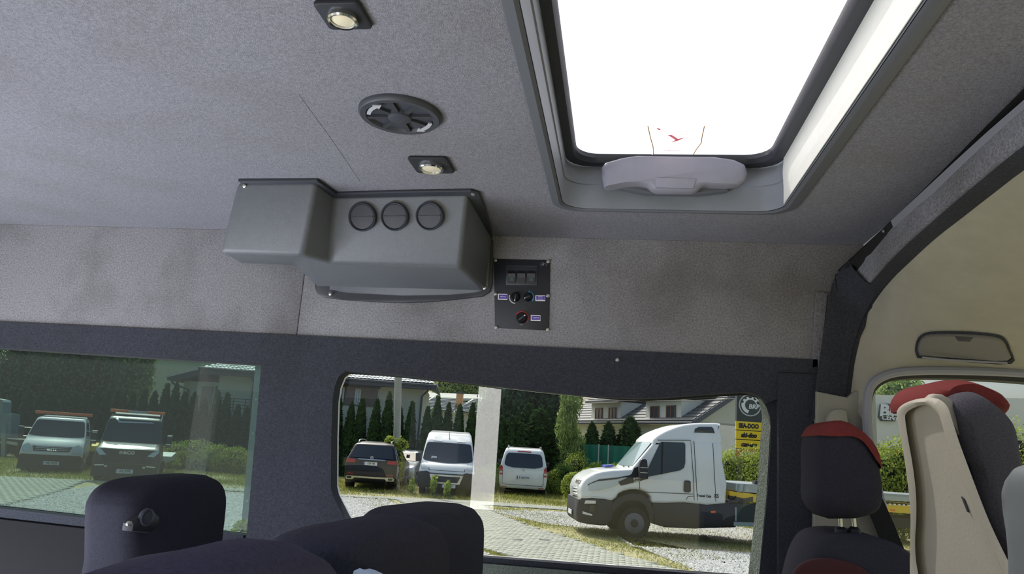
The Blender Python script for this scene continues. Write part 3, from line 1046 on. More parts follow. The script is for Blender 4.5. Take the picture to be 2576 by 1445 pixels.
def arc(cu, cv, r0, r1, a0, a1, m_, name, n=14):
    p = []
    for k in range(n + 1):
        a = R(a0 + (a1 - a0) * k / n)
        p.append(PP(cu + r1 * math.cos(a), cv - r1 * math.sin(a), .0014))
    for k in range(n, -1, -1):
        a = R(a0 + (a1 - a0) * k / n)
        p.append(PP(cu + r0[0 if isinstance(r0, int) else 0] * math.cos(a) if False else cu + r0 * math.cos(a), cv - r0 * math.sin(a), .0014))
    MB().slab(p, (0, .001, 0)).build(name, m_, pan, smooth=False)


arc(635, 775, 92, 112, 160, 262, M['grey'], 'dial_scale')
arc(840, 775, 86, 106, -40, 85, M['blue'], 'dial_scale')
arc(740, 1120, 100, 114, -40, 150, M['red'], 'dial_scale')
for cu, cv, r_, ang, nm in ((635, 775, 80, -95, 'knob'), (840, 775, 76, 205, 'knob'), (740, 1120, 92, 40, 'knob')):
    rr = r_ * .15225 * np.linalg.norm(pc - CAM) / FPX
    kb = MB().disc(PP(cu, cv), (0, -1, 0), [(rr, 0), (rr, .004), (rr * .85, .014), (rr * .75, .016), (0, .016)], 28).build(nm, M['blackgloss'], pan)
    dx, dz = math.cos(R(ang)), math.sin(R(ang))
    c = PP(cu, cv, .016)
    w = rr * .16
    d = np.array([dx, 0, dz])
    s_ = np.array([-dz, 0, dx])
    MB().slab([c + d * rr * .8 + s_ * w, c + d * rr * .8 - s_ * w, c - d * rr * .6 - s_ * w, c - d * rr * .6 + s_ * w], (0, -.006, 0), bevel=.001).build('knob_grip', M['acdark'], kb)
    MB().slab([c + d * rr * .8 + s_ * w * .8, c + d * rr * .8 - s_ * w * .8, c + d * rr * .45], (0, -.0068, 0)).build('pointer', M['white'], kb, smooth=False)
for a, b, c_, d_, s_, sz in ((345, 720, 500, 815, ['KLIMATYZACJA'], .0046), (965, 742, 1125, 838, ['TERMOSTAT', 'KLIMATYZACJI'], .0046), (888, 1070, 1048, 1165, ['OGRZEWANIE'], .0052)):
    o = MB().slab([PP(a, b, .0012), PP(c_, b + 4, .0012), PP(c_, d_ + 4, .0012), PP(a, d_, .0012)], (0, .001, 0)).build('sticker', M['white'], pan, smooth=False)
    MB().slab([PP(a + 14, b + 12, .0016), PP(c_ - 6, b + 14, .0016), PP(c_ - 6, d_ - 14, .0016), PP(a + 14, d_ - 14, .0016)], (0, .001, 0)).build('sticker_field', M['purple'], o, smooth=False)
    for i, s in enumerate(s_):
        vv = (b + d_) / 2 + (i - (len(s_) - 1) / 2) * 38
        text(s, PP((a + c_) / 2 + 4, vv, .0019), (1, 0, .02), (0, 0, 1), sz, M['white'], o, extrude=.0001, sx=.66, bold=.0001)
text('0', PP(630, 880, .0018), (1, 0, 0), (0, 0, 1), .006, M['grey'], pan, extrude=.0001)
text('OFF', PP(735, 1230, .0018), (1, 0, 0), (0, 0, 1), .006, M['grey'], pan, extrude=.0001)
m = MB()
for k in range(8):
    u, v = 1040 + RNG.uniform(0, 110), 205 + RNG.uniform(0, 60)
    m.slab([PP(u, v, .0012), PP(u + RNG.uniform(12, 34), v - RNG.uniform(0, 6), .0012), PP(u + 10, v + 9, .0012)], (0, .001, 0))
m.build('scratches', M['grey'], pan, smooth=False)

# ================================================================ SEATS


def slabseat(name, label, px, xf, thick, mats_, group=None, extra=None, bev=.035):
    pts = [AX(a, b, xf) for a, b in px]
    low = min(p[2] for p in pts)
    y0, y1 = pts[0][1], pts[-1][1]
    pts = [np.array([xf, y0, 1.16])] + pts + [np.array([xf, y1, 1.16])]
    c = np.mean(pts, axis=0)
    t = thing(name, label, 'seat', (xf, (y0 + y1) / 2, .75), group)
    b = MB().slab(pts, (-thick, 0, 0), bevel=bev).build('backrest', mats_[0], t, angle=60)
    ya, yb = sorted((y0, y1))
    m = MB().slab([(xf - .02, ya + .01, 1.05), (xf + .44, ya + .01, 1.08), (xf + .44, yb - .01, 1.08), (xf - .02, yb - .01, 1.05)], (0, 0, .13), bevel=.03)
    m.build('cushion', mats_[0], t, angle=60)
    m = MB().box((xf - .05, ya + .05, .75), (xf + .38, yb - .05, 1.06))
    m.build('base', M['black'], t, smooth=False)
    return t, pts


pB = smoothpath([(872, 1425), (873, 1400), (884, 1376), (908, 1355), (960, 1330), (1020, 1312), (1068, 1303), (1100, 1310), (1124, 1330), (1137, 1360), (1142, 1400), (1142, 1425)], 3)
pC = smoothpath([(1064, 1425), (1062, 1330), (1072, 1303), (1090, 1288), (1115, 1279), (1160, 1271), (1186, 1270), (1204, 1279), (1217, 1300), (1223, 1330), (1222, 1380), (1220, 1425)], 3)
pP = smoothpath([(500, 1480), (573, 1444), (628, 1417), (696, 1395), (756, 1377), (791, 1371), (818, 1373), (845, 1384), (864, 1403), (880, 1428), (886, 1445), (892, 1480)], 3)
sg = 'three seats of the bench row by the door'
slabseat('passenger_seat', 'dark seat back of middle height in the nearer row, under the clear window', pB, -.262, .10, [M['seatd']], sg)
slabseat('passenger_seat', 'dark rounded seat back next to the window wall, tallest of the nearer row', pC, -.345, .13, [M['seatd']], sg)
slabseat('passenger_seat', 'mauve grey seat back nearest the camera at the bottom edge', pP, -.245, .10, [M['seat']], sg)
pA = smoothpath([(330, 1425), (332, 1300), (338, 1268), (352, 1243), (372, 1225), (400, 1212), (435, 1206), (530, 1198), (550, 1200), (567, 1212), (578, 1232), (582, 1262), (578, 1310), (572, 1360), (570, 1425)], 3)
sA, _ = slabseat('rear_seat', 'dark squarish seat back with a round hinge cap, under the tinted window', pA, -1.11, .14, [M['seatd']])
c = AX(346, 1300, -1.095)
a0 = AX(305, 1322, -1.09)
arm = MB().slab([AX(a, b, -1.105) for a, b in [(303, 1335), (306, 1316), (318, 1304), (338, 1292), (362, 1285), (376, 1300), (372, 1325), (350, 1340)]], (.03, 0, 0), bevel=.008).build('hinge_arm', M['black'], sA)
MB().disc(c + np.array([.02, 0, 0]), (1, -.3, 0), [(.020, 0), (.020, .006), (.0165, .009), (.0155, .005), (0, .005)], 24).build('hinge_cap', M['vent'], arm)
c = AX(322, 1318, -1.07)
MB().disc(c, (1, -.3, 0), [(.006, 0), (.006, .006), (0, .008)], 12).build('bolt', M['screw'], arm)
# pale cloth tucked between the seats
m = MB()
cp = [AX(a, b, -.25) for a, b in [(886, 1450), (890, 1437), (905, 1430), (916, 1434), (930, 1431), (946, 1436), (960, 1450)]]
m.loft([cp, [p + np.array([.012, .004 * (-1) ** i, -.004]) for i, p in enumerate(cp)], [p + np.array([.02, 0, -.03]) for p in cp]], closed=False, caps=False)
tag(m.build('cleaning_cloth', M['cloth']), 'small crumpled pale blue cloth tucked between two dark seat backs', 'cloth')

# driver seat: headrest on chromed posts, shoulders
ds = thing('driver_seat', 'dark driver seat with red-capped headrest beside the front pillar', 'seat', (.72, 2.2, .75))


def rbox(cx, cy, prof, y0, y1, bev, name, m_, par):
    return MB().slab([(x, y0, z) for x, z in prof], (0, y1 - y0, 0), bevel=bev).build(name, m_, par, angle=60)


yn, yf_ = 2.06, 2.31
hp_ = [AY(a, b, yn + .02) for a, b in [(2092, 1308), (2060, 1266), (2058, 1200), (2058, 1120), (2066, 1088), (2085, 1066), (2118, 1062), (2160, 1080), (2195, 1113), (2216, 1160), (2226, 1215), (2227, 1262), (2210, 1292), (2160, 1307)]]
prof = [(p[0], p[2]) for p in smoothpath([h for h in hp_], 3)]
hr = rbox(0, 0, prof, yn, yf_, .045, 'headrest', M['seatd'], ds)
cap = smoothpath([AY(a, b, yn + .02) for a, b in [(2060, 1096), (2068, 1080), (2085, 1063), (2118, 1058), (2160, 1076), (2198, 1110), (2217, 1150), (2219, 1180), (2200, 1140), (2165, 1106), (2125, 1094), (2090, 1095)]], 2)
rbox(0, 0, [(p[0], p[2]) for p in cap], yn - .002, yf_ - .004, .03, 'headrest_cap', M['seatred'], ds)
for px in (2112, 2146):
    a = AY(px, 1296, yn + .06)
    b = AY(px + 6, 1345, yn + .06)
    po = MB().tube([a + np.array([0, 0, .02]), b + np.array([0, 0, -.02])], .0055, 10).build('headrest_post', M['chrome'], ds)
    MB().disc(AY(px + 4, 1336, yn + .06), (0, 0, 1), [(.016, -.012), (.016, .004), (.010, .010), (.007, .010)], 16).build('post_collar', M['black'], po)
sh = smoothpath([AY(a, b, 2.16) for a, b in [(1990, 1480), (2010, 1400), (2040, 1350), (2090, 1336), (2150, 1338), (2200, 1350), (2240, 1372), (2262, 1400), (2285, 1460), (2300, 1560)]], 3)
rbox(0, 0, [(p[0], p[2]) for p in sh] + [(.72, 1.15), (.50, 1.15)], 2.0, 2.34, .05, 'backrest', M['seatd'], ds)
rr_ = smoothpath([AY(a, b, 1.985) for a, b in [(1985, 1560), (1995, 1455), (2030, 1416), (2090, 1408), (2160, 1424), (2205, 1465), (2225, 1560)]], 3)
rbox(0, 0, [(p[0], p[2]) for p in rr_], 1.985, 2.02, .012, 'red_side_panel', mat('dark_red_fabric', (66, 28, 32), .9, var=.15, scale=200), ds)
MB().slab([(.62, 2.0, 1.02), (1.15, 2.0, 1.06), (1.15, 2.36, 1.06), (.62, 2.36, 1.02)], (0, 0, .14), bevel=.04).build('cushion', M['seatd'], ds)
MB().box((.65, 2.03, .75), (1.1, 2.33, 1.03)).build('base', M['black'], ds, smooth=False)

# front passenger seat with its pale shell
ps = thing('front_passenger_seat', 'front seat with pale greige back shell, grey mesh bolster and red top', 'seat', (.6, 1.26, .75))
th = R(6)
n_s = np.array([-math.cos(th), -.12, -math.sin(th)])
n_s /= np.linalg.norm(n_s)
P0 = AX(2330, 1080, .44)


def SP(px, py, off=0.0): return onplane(px, py, P0 + n_s * off, n_s)


rimo = [(2300, 1560), (2289, 1445), (2291, 1350), (2290, 1290), (2285, 1230), (2276, 1160), (2266, 1100), (2256, 1048), (2259, 1030), (2275, 1016), (2305, 1005), (2340, 1001), (2364, 1006), (2384, 1025), (2396, 1060), (2412, 1110), (2432, 1165), (2460, 1240), (2492, 1320), (2530, 1400), (2570, 1480), (2600, 1560)]
rimi = [(2345, 1560), (2310, 1445), (2302, 1370), (2305, 1310), (2304, 1240), (2295, 1165), (2285, 1110), (2277, 1055), (2280, 1040), (2292, 1030), (2315, 1021), (2338, 1022), (2352, 1035), (2364, 1050), (2376, 1090), (2392, 1130), (2415, 1190), (2445, 1265), (2480, 1345), (2515, 1425), (2545, 1490), (2565, 1560)]
ro = smoothpath([SP(a, b, .004) for a, b in rimo], 3)
ri = smoothpath([SP(a, b, .006) for a, b in rimi], 3)
rb = smoothpath([SP(a, b, -.006) for a, b in rimi], 3)
rs = smoothpath([SP(a, b, -.075) for a, b in rimo], 3)
rm = [0.5 * (a + b) + n_s * .004 for a, b in zip(ro, ri)]
sh_ = MB().loft([rs, ro, rm, ri, rb], closed=False, caps=False).build('shell_rim', M['shell'], ps, angle=70)
MB().slab(rb, -n_s * .01).build('shell_back', M['shell'], ps, smooth=False)
# recess detail: dark slot
sl = [SP(a, b, -.0055) for a, b in [(2421, 1250), (2427, 1256), (2440, 1290), (2436, 1288)]]
MB().slab(sl, n_s * .002).build('slot', M['vent'], ps, smooth=False)
# cushion bolster in front of the shell, on the camera side


def BP(px, py, x): return AX(px, py, x)


yb_ = 1.16
bo = [(2404, 1005), (2411, 1000), (2440, 984), (2480, 982), (2520, 1002), (2552, 1030), (2575, 1065), (2600, 1150), (2640, 1300), (2680, 1560), (2575, 1560), (2545, 1445), (2500, 1330), (2465, 1240), (2435, 1150), (2415, 1070)]
bpts = [AY(a, b, yb_) for a, b in bo]
rbox(0, 0, [(p[0], p[2]) for p in smoothpath(bpts, 3)], yb_, yb_ + .22, .04, 'backrest', M['seatmesh'], ps)
b2 = [(2400, 1052), (2404, 1025), (2420, 1040), (2450, 1120), (2490, 1230), (2530, 1330), (2570, 1420), (2610, 1560), (2570, 1560), (2530, 1445), (2490, 1340), (2455, 1255), (2430, 1180), (2410, 1110)]
rbox(0, 0, [(p[0], p[2]) for p in [AY(a, b, yb_ + .03) for a, b in b2]], yb_ + .02, yb_ + .24, .01, 'piping_band', M['seatd'], ps)
rc = [(2304, 1030), (2302, 1005), (2315, 982), (2338, 966), (2370, 958), (2420, 957), (2465, 968), (2500, 985), (2525, 1008), (2530, 1040), (2420, 1050)]
rpts = [AY(a, b, yb_ + .10) for a, b in rc]
rbox(0, 0, [(p[0], p[2]) for p in smoothpath(rpts + [rpts[0]], 3)[:-1]], yb_ + .05, yb_ + .26, .05, 'red_top', M['seatred'], ps)
tb = [(2340, 1000), (2352, 990), (2375, 992), (2398, 1005), (2412, 1050), (2436, 1110), (2425, 1115), (2400, 1075), (2385, 1030), (2365, 1006)]
rbox(0, 0, [(p[0], p[2]) for p in [AY(a, b, yb_ + .02) for a, b in tb]], yb_ + .02, yb_ + .05, .008, 'shell_inner_edge', M['shell'], ps)
MB().slab([(.60, 1.02, 1.02), (1.1, 1.02, 1.06), (1.1, 1.50, 1.06), (.60, 1.50, 1.02)], (0, 0, .14), bevel=.04).build('cushion', M['seatd'], ps)
MB().box((.64, 1.06, .75), (1.05, 1.46, 1.03)).build('base', M['black'], ps, smooth=False)
# neighbouring grey seat corner at the frame edge
gp_ = smoothpath([AY(a, b, .88) for a, b in [(2575, 1560), (2560, 1420), (2545, 1330), (2536, 1250), (2536, 1210), (2546, 1185), (2570, 1172), (2620, 1165), (2700, 1175), (2760, 1300), (2780, 1560)]], 3)
t = thing('outer_front_seat', 'smooth grey seat back corner at the frame edge beside the pale shell', 'seat', (.55, .83, .75))
rbox(0, 0, [(p[0], p[2]) for p in gp_], .76, .92, .04, 'backrest', mat('grey_seat_vinyl', (112, 118, 122), .6, var=.04, scale=30), t)
MB().box((.50, .77, .75), (.60, .91, 1.70)).build('base', M['black'], t, smooth=False)
# ================================================================ GROUND
ground = struct(fastmesh('ground', np.array([[-160, -60, 0], [160, -60, 0], [160, 220, 0], [-160, 220, 0]], float), np.array([[0, 1, 2, 3]]), M['soil']))


def inpoly(P, poly):
    x, y = P[:, 0], P[:, 1]
    c = np.zeros(len(P), bool)
    n = len(poly)
    for i in range(n):
        ax, ay = poly[i]
        bx, by = poly[i - 1]
        cond = ((ay > y) != (by > y)) & (x < (bx - ax) * (y - ay) / (by - ay + 1e-12) + ax)
        c ^= cond
    return c


# paved drive: a band across and a branch running up to the van
GZ = lambda a, b: tuple(AZ(a, b, 0)[:2])
kerb = [(-40, 20.2), GZ(0, 1203), (-15.9, 22.9), (-9.3, 24.6), GZ(1190, 1262), GZ(1450, 1281), (6, 27.6), (20, 30)]
road_poly = [(-40, 20.3), (-19.0, 21.3), (-15.9, 22.75), (-12.0, 23.6), (-9.2, 24.5), (-4.9, 26.3), (-1.2, 26.8), (6, 28.0), (20, 30.2), (20, 28.8), (6, 26.8), (-1.1, 25.6), (-4.3, 25.0),
             GZ(1240, 1290), GZ(1290, 1310), GZ(1340, 1330), GZ(1400, 1347), GZ(1480, 1372), GZ(1560, 1398), GZ(1730, 1444), (3.2, 11.8), (4.5, 8), (1.2, 8), (-0.6, 12.2), GZ(1310, 1412), GZ(1222, 1385), GZ(1165, 1352), GZ(1110, 1318), GZ(1055, 1287), GZ(1000, 1259),
             (-8.6, 23.9), (-9.5, 23.9), (-12, 22.7), (-15.8, 22.1), GZ(210, 1212), GZ(150, 1238), GZ(60, 1262), GZ(0, 1276), (-16, 13.0), (-40, 12.0)]


def paving(name, poly, x0, x1, y0, y1, bw, bh, z, parent=None):
    rows = int((y1 - y0) / bh)
    cols = int((x1 - x0) / bw)
    J, I_ = np.meshgrid(np.arange(rows), np.arange(cols), indexing='ij')
    cx = x0 + (I_ + .5 * (J % 2)) * bw
    cy = y0 + (J + .5) * bh
    C = np.stack([cx.ravel(), cy.ravel()], 1)
    C = C[inpoly(C, poly)]
    n = len(C)
    g = .006
    zz = z + RNG.uniform(-.003, .003, n)
    q = np.array([(-1, -1), (1, -1), (1, 1), (-1, 1)]) * .5
    V = np.zeros((n, 8, 3))
    for k in range(4):
        V[:, k, 0] = C[:, 0] + q[k, 0] * (bw - g)
        V[:, k, 1] = C[:, 1] + q[k, 1] * (bh - g)
        V[:, k, 2] = z - .03
        V[:, k + 4, 0] = C[:, 0] + q[k, 0] * (bw - g - .012)
        V[:, k + 4, 1] = C[:, 1] + q[k, 1] * (bh - g - .012)
        V[:, k + 4, 2] = zz
    base = np.array([[4, 5, 6, 7], [0, 1, 5, 4], [1, 2, 6, 5], [2, 3, 7, 6], [3, 0, 4, 7]])
    F = (np.arange(n)[:, None, None] * 8 + base[None]).reshape(-1, 4)
    return fastmesh(name, V.reshape(-1, 3), F, M['paver'], parent=parent)


bed = MB().slab([(a, b, .004) for a, b in road_poly], (0, 0, .016)).build('driveway_bed', M['paverj'], smooth=False)
struct(bed)
pav = paving('paving_blocks', road_poly, -24, 4, 9.5, 28.5, .24, .12, .034, bed)
pav['kind'] = 'stuff'
# two drain slots in the drive
for px, py in ((1302, 1358), (1370, 1359)):
    c = AZ(px, py, .036)
    o = thing('drain_cover', 'small dark slotted drain set in the paved drive, %s' % ('nearer the seat back' if px < 1340 else 'nearer the white truck'), 'drain', c)
    MB().slab([(c[0] - .11, c[1] - .06, .036), (c[0] + .11, c[1] - .06, .036), (c[0] + .11, c[1] + .06, .036), (c[0] - .11, c[1] + .06, .036)], (0, 0, .004)).build('grate', M['rubber'], o, smooth=False)
    MB().slab([(c[0] - .13, c[1] - .08, .034), (c[0] + .13, c[1] - .08, .034), (c[0] + .13, c[1] + .08, .034), (c[0] - .13, c[1] + .08, .034)], (0, 0, .003)).build('collar', M['concrete'], o, smooth=False)

# gravel areas
gravel_L = [(-14.0, 15.6), (-15.6, 21.6), (-12, 22.3), (-9.4, 23.6), (-7.4, 24.3), GZ(1055, 1292), GZ(1110, 1325), GZ(1165, 1358), GZ(1222, 1392), (-1.2, 12.4), (-3, 10.5), (-9, 10.5)]
gravel_R = [(2.0, 13.0), GZ(1660, 1400), GZ(1580, 1368), GZ(1545, 1345), (0.4, 17.2), (5.5, 18.3), (7.5, 17.5), (7.5, 11.5), (4.0, 10.6)]
gravel_M = [(-1.6, 20.4), (-4.0, 23.4), (-2.0, 24.6), (3.5, 24.8), (5.5, 22), (4.5, 20.4), (1.0, 20.2)]
gb = MB()
for g_ in (gravel_L, gravel_R, gravel_M):
    gb.slab([(a, b, .002) for a, b in g_], (0, 0, .006))
gbed = tag(gb.build('gravel_bed', M['gravelbed'], smooth=False), None, None, None, 'structure')


def pebbles(name, poly, n, smin, smax, dens_fun=None):
    P = np.array(poly)
    lo, hi = P.min(0), P.max(0)
    C = RNG.uniform(lo, hi, (n, 2))
    C = C[inpoly(C, poly)]
    if dens_fun is not None:
        C = C[RNG.uniform(0, 1, len(C)) < dens_fun(C)]
    n = len(C)
    octa = np.array([(1, 0, 0), (0, 1, 0), (-1, 0, 0), (0, -1, 0), (0, 0, 1)], float)
    s = RNG.uniform(smin, smax, (n, 1, 1))
    jit = RNG.uniform(.55, 1.2, (n, 5, 3))
    V = octa[None] * jit * s
    a = RNG.uniform(0, 6.28, n)
    ca, sa = np.cos(a)[:, None], np.sin(a)[:, None]
    x = V[..., 0] * ca - V[..., 1] * sa
    y = V[..., 0] * sa + V[..., 1] * ca
    W = np.stack([x + C[:, 0:1], y + C[:, 1:2], V[..., 2] * .8 + .006 + RNG.uniform(0, .012, (n, 1))], 2)
    F = (np.arange(n)[:, None, None] * 5 + np.array([[0, 1, 4], [1, 2, 4], [2, 3, 4], [3, 0, 4]])[None]).reshape(-1, 3)
    o = fastmesh(name, W.reshape(-1, 3), F, M['stone'])
    o['kind'] = 'stuff'
    return o


tag(pebbles('gravel', gravel_L, 60000, .014, .04), 'loose pale grey gravel patch in front of the dark seat backs', 'gravel')
tag(pebbles('gravel', gravel_R, 42000, .014, .04), 'bright white gravel beside the white truck and paved drive', 'gravel')
tag(pebbles('gravel', gravel_M, 15000, .014, .04), 'sparse gravel under the nose of the white truck', 'gravel')


def blades(name, polys, n, hmin, hmax, m_, lean=.5, w=.012, excl=()):
    allP = np.vstack([np.array(p) for p in polys])
    lo, hi = allP.min(0), allP.max(0)
    C = RNG.uniform(lo, hi, (n, 2))
    k = np.zeros(len(C), bool)
    for p in polys:
        k |= inpoly(C, p)
    for p in excl:
        k &= ~inpoly(C, p)
    C = C[k]
    # patchiness
    ph = np.sin(C[:, 0] * 1.7 + 1.3 * np.sin(C[:, 1] * 1.1)) + np.sin(C[:, 1] * 2.3 + C[:, 0] * .6)
    C = C[RNG.uniform(-1.6, 2, len(C)) < ph + .6]
    n = len(C)
    h = RNG.uniform(hmin, hmax, n)
    a = RNG.uniform(0, 6.28, n)
    dx, dy = np.cos(a) * w, np.sin(a) * w
    lx, ly = RNG.normal(0, lean, n) * h, RNG.normal(0, lean, n) * h
    V = np.zeros((n, 4, 3))
    V[:, 0] = np.stack([C[:, 0] - dx, C[:, 1] - dy, np.zeros(n)], 1)
    V[:, 1] = np.stack([C[:, 0] + dx, C[:, 1] + dy, np.zeros(n)], 1)
    V[:, 2] = np.stack([C[:, 0] + dx * .6 + lx * .5, C[:, 1] + dy * .6 + ly * .5, h * .65], 1)
    V[:, 3] = np.stack([C[:, 0] + lx, C[:, 1] + ly, h], 1)
    F = (np.arange(n)[:, None] * 4 + np.array([[0, 1, 2, 3]])).reshape(-1, 4)
    o = fastmesh(name, V.reshape(-1, 3), F, m_)
    o['kind'] = 'stuff'
    return o


verge = [(-30, 20.5), (-19, 21.4), (-15.9, 22.9), (-9.2, 24.7), (-4.9, 26.5), (-1.2, 27.0), (6, 28.2), (8.3, 28.6), (8.3, 34), (-8, 34), (-30, 31)]
tag(blades('grass', [verge], 190000, .04, .15, M['grass'], .5, .007), 'rough yellow green grass verge around the parked vehicles', 'grass')
mid = [(-4.3, 24.6), (-1.2, 25.4), (6, 26.6), (9, 26), (9, 19.5), (4, 17.6), (1.5, 15.6), GZ(1730, 1444), GZ(1560, 1398), GZ(1400, 1347), GZ(1240, 1290)]
tag(blades('grass', [mid], 130000, .015, .055, M['grass'], .7, .006), 'short thin grass between paved drive and white truck', 'grass')
lft = [(-16.2, 21.9), (-9.4, 23.9), (-7.4, 24.6), (-6.6, 23.0), (-5.0, 19.8), (-6.2, 20.5), (-8.2, 22.9), (-12, 21.7), (-15.0, 20.6)]
tag(blades('grass', [lft], 32000, .015, .06, M['grass'], .7, .006), 'thin grass fringe along the edge of the grey gravel patch', 'grass')
edge = [GZ(1222, 1385), GZ(1310, 1412), (-0.6, 12.6), (-2.0, 12.6), (-2.9, 14.9)]
tag(blades('grass', [edge], 18000, .015, .05, M['grass'], .7, .005), 'small grass wedge beside the drive just above the window sill', 'grass')

# ================================================================ VEHICLES


class Vehicle:
    """local frame: u from the camera-facing end backwards, v across (+ to the side away from / beside), z up"""

    def __init__(self, name, label, org, ang, wid, crown=0.0, cat='vehicle', crown_len=1.0, zoff=0.0):
        self.o = np.array([org[0], org[1], 0.0])
        self.h = np.array([math.cos(R(ang)), math.sin(R(ang)), 0])
        self.n = np.array([-math.sin(R(ang)), math.cos(R(ang)), 0])
        self.wid = wid
        self.crown, self.cl = crown, crown_len
        self.root = thing(name, label, cat, self.o)
        self.front = None
        self.umin = 0

    def W(self, u, v, z):
        return self.o + self.h * u + self.n * v + np.array([0, 0, z])

    def body(self, name, profile, m_, bev=.10, k=3, wid=None, parent=None, vspan=None):
        """closed (u,z) outline -> rounded hull; width follows wid(u,z)"""
        wid = wid or self.wid
        P = np.array(smoothpath(list(profile) + [profile[0]], k)[:-1]) if k > 1 else np.array(profile, float)
        if name in ('body', 'cab_body'):
            self.P = P
        n = len(P)
        # inward normals
        nx = np.zeros_like(P)
        area = 0.5 * sum(P[i][0] * P[(i + 1) % n][1] - P[(i + 1) % n][0] * P[i][1] for i in range(n))
        for i in range(n):
            t = P[(i + 1) % n] - P[i - 1]
            t /= np.linalg.norm(t) + 1e-9
            nx[i] = (-t[1], t[0]) if area > 0 else (t[1], -t[0])
        um = P[:, 0].min()
        rings = []
        for s, ins in ((-1, .9), (-.985, .35), (-.94, .10), (-.86, 0), (-.45, 0), (0, 0), (.45, 0), (.86, 0), (.94, .10), (.985, .35), (1, .9)):
            ring = []
            for i in range(n):
                u, z = P[i] + nx[i] * ins * bev
                w = wid(u, z)
                uu = u + self.crown * s * s * max(0, 1 - (u - um) / self.cl)
                ring.append(self.W(uu, s * w, z))
            rings.append(ring)
        return MB().loft(rings).build(name, m_, parent or self.root, angle=50)

    def uend(self, z):
        P = self.P
        best = 1e9
        for i in range(len(P)):
            (u0, z0), (u1, z1) = P[i - 1], P[i]
            if (z0 <= z <= z1 or z1 <= z <= z0) and abs(z1 - z0) > 1e-6:
                best = min(best, u0 + (u1 - u0) * (z - z0) / (z1 - z0))
        return best if best < 1e8 else 0.0

    def patch(self, name, poly, fn, offv, m_, parent, step, thick):
        bm = bmesh.new()
        bm.faces.new([bm.verts.new((a, b, 0)) for a, b in poly])
        xs_ = [p[0] for p in poly]
        ys_ = [p[1] for p in poly]
        for lo_, hi_, ax in ((min(xs_), max(xs_), 0), (min(ys_), max(ys_), 1)):
            k = math.ceil((lo_ + 1e-4) / step)
            while k * step < hi_ - 1e-4:
                co = [0, 0, 0]
                co[ax] = k * step
                no = [0, 0, 0]
                no[ax] = 1
                bmesh.ops.bisect_plane(bm, geom=bm.verts[:] + bm.edges[:] + bm.faces[:], plane_co=co, plane_no=no)
                k += 1
        g = bmesh.ops.extrude_face_region(bm, geom=bm.faces[:])
        back = {v for v in g['geom'] if isinstance(v, bmesh.types.BMVert)}
        m = MB()
        bm.verts.index_update()
        vv = []
        for v in bm.verts:
            p = fn(v.co.x, v.co.y)
            vv.append(p + (offv * thick if v in back else 0))
        m.add(vv, [[v.index for v in f.verts] for f in bm.faces])
        bm.free()
        return m.build(name, m_, parent or self.root, smooth=True, angle=30)

    def end(self, name, poly, m_, off=.012, parent=None, thick=.02, sm=False, k=1):
        """panel on the end face; poly = (v, z)"""
        if k > 1:
            poly = smoothpath(list(poly) + [poly[0]], k)[:-1]

        def fn(v, z):
            u = self.uend(z)
            s = v / self.wid(u, z)
            return self.W(u + self.crown * s * s * max(0, 1 - (u - self.P[:, 0].min()) / self.cl) - off, v, z)
        return self.patch(name, poly, fn, self.h, m_, parent, .2, thick)

    def side(self, name, poly, m_, sg=-1, off=.012, parent=None, thick=.02, k=1):
        if k > 1:
            poly = smoothpath(list(poly) + [poly[0]], k)[:-1]
        return self.patch(name, poly, lambda u, z: self.W(u, sg * (self.wid(u, z) + off), z), -self.n * sg, m_, parent, .25, thick)

    def wheel(self, u, sg, r, inner, w=.22, zc=None, rimm='rim'):
        zc = zc if zc is not None else r
        c = self.W(u, sg * inner, zc)
        ax = self.n * sg
        t = MB().disc(c, ax, [(r * .6, -w), (r * .94, -w), (r, -w * .85), (r, -w * .15), (r * .94, 0), (r * .66, .005), (r * .60, -.02)], 32).build('wheel', M['tyre'], self.root)
        rm = MB().disc(c, ax, [(r * .62, -.03), (r * .60, .004), (r * .54, .0), (r * .50, -.03), (r * .34, -.012), (r * .20, .022), (r * .16, .03), (0, .032)], 28).build('rim', M[rimm], t)
        return t, rm, c, ax

    def plate(self, v, z, w, h, s, off=.03, size=None, m_=None, eu=True, tilt=0):
        u = min(self.uend(z + d) for d in (-h / 2, 0, h / 2))
        p = MB().slab([self.W(u - off, v + a * w / 2, z + b * h / 2) for a, b in ((-1, -1), (1, -1), (1, 1), (-1, 1))], self.h * (off + .02)).build('number_plate', M['plate'], self.root, smooth=False)
        text(s, self.W(u - off - .004, v + (-.03 if eu else 0), z), -self.n, (0, 0, 1), size or h * .82, M['ink'], p, extrude=.001, sx=.78, bold=.002)
        if eu:
            MB().slab([self.W(u - off - .003, v + w / 2 - a, z + b) for a, b in ((0, -h / 2), (.045, -h / 2), (.045, h / 2), (0, h / 2))], self.h * .002).build('country_band', M['purple'], p, smooth=False)
        return p


def ramp(z, pts):
    return float(np.interp(z, [p[0] for p in pts], [p[1] for p in pts]))


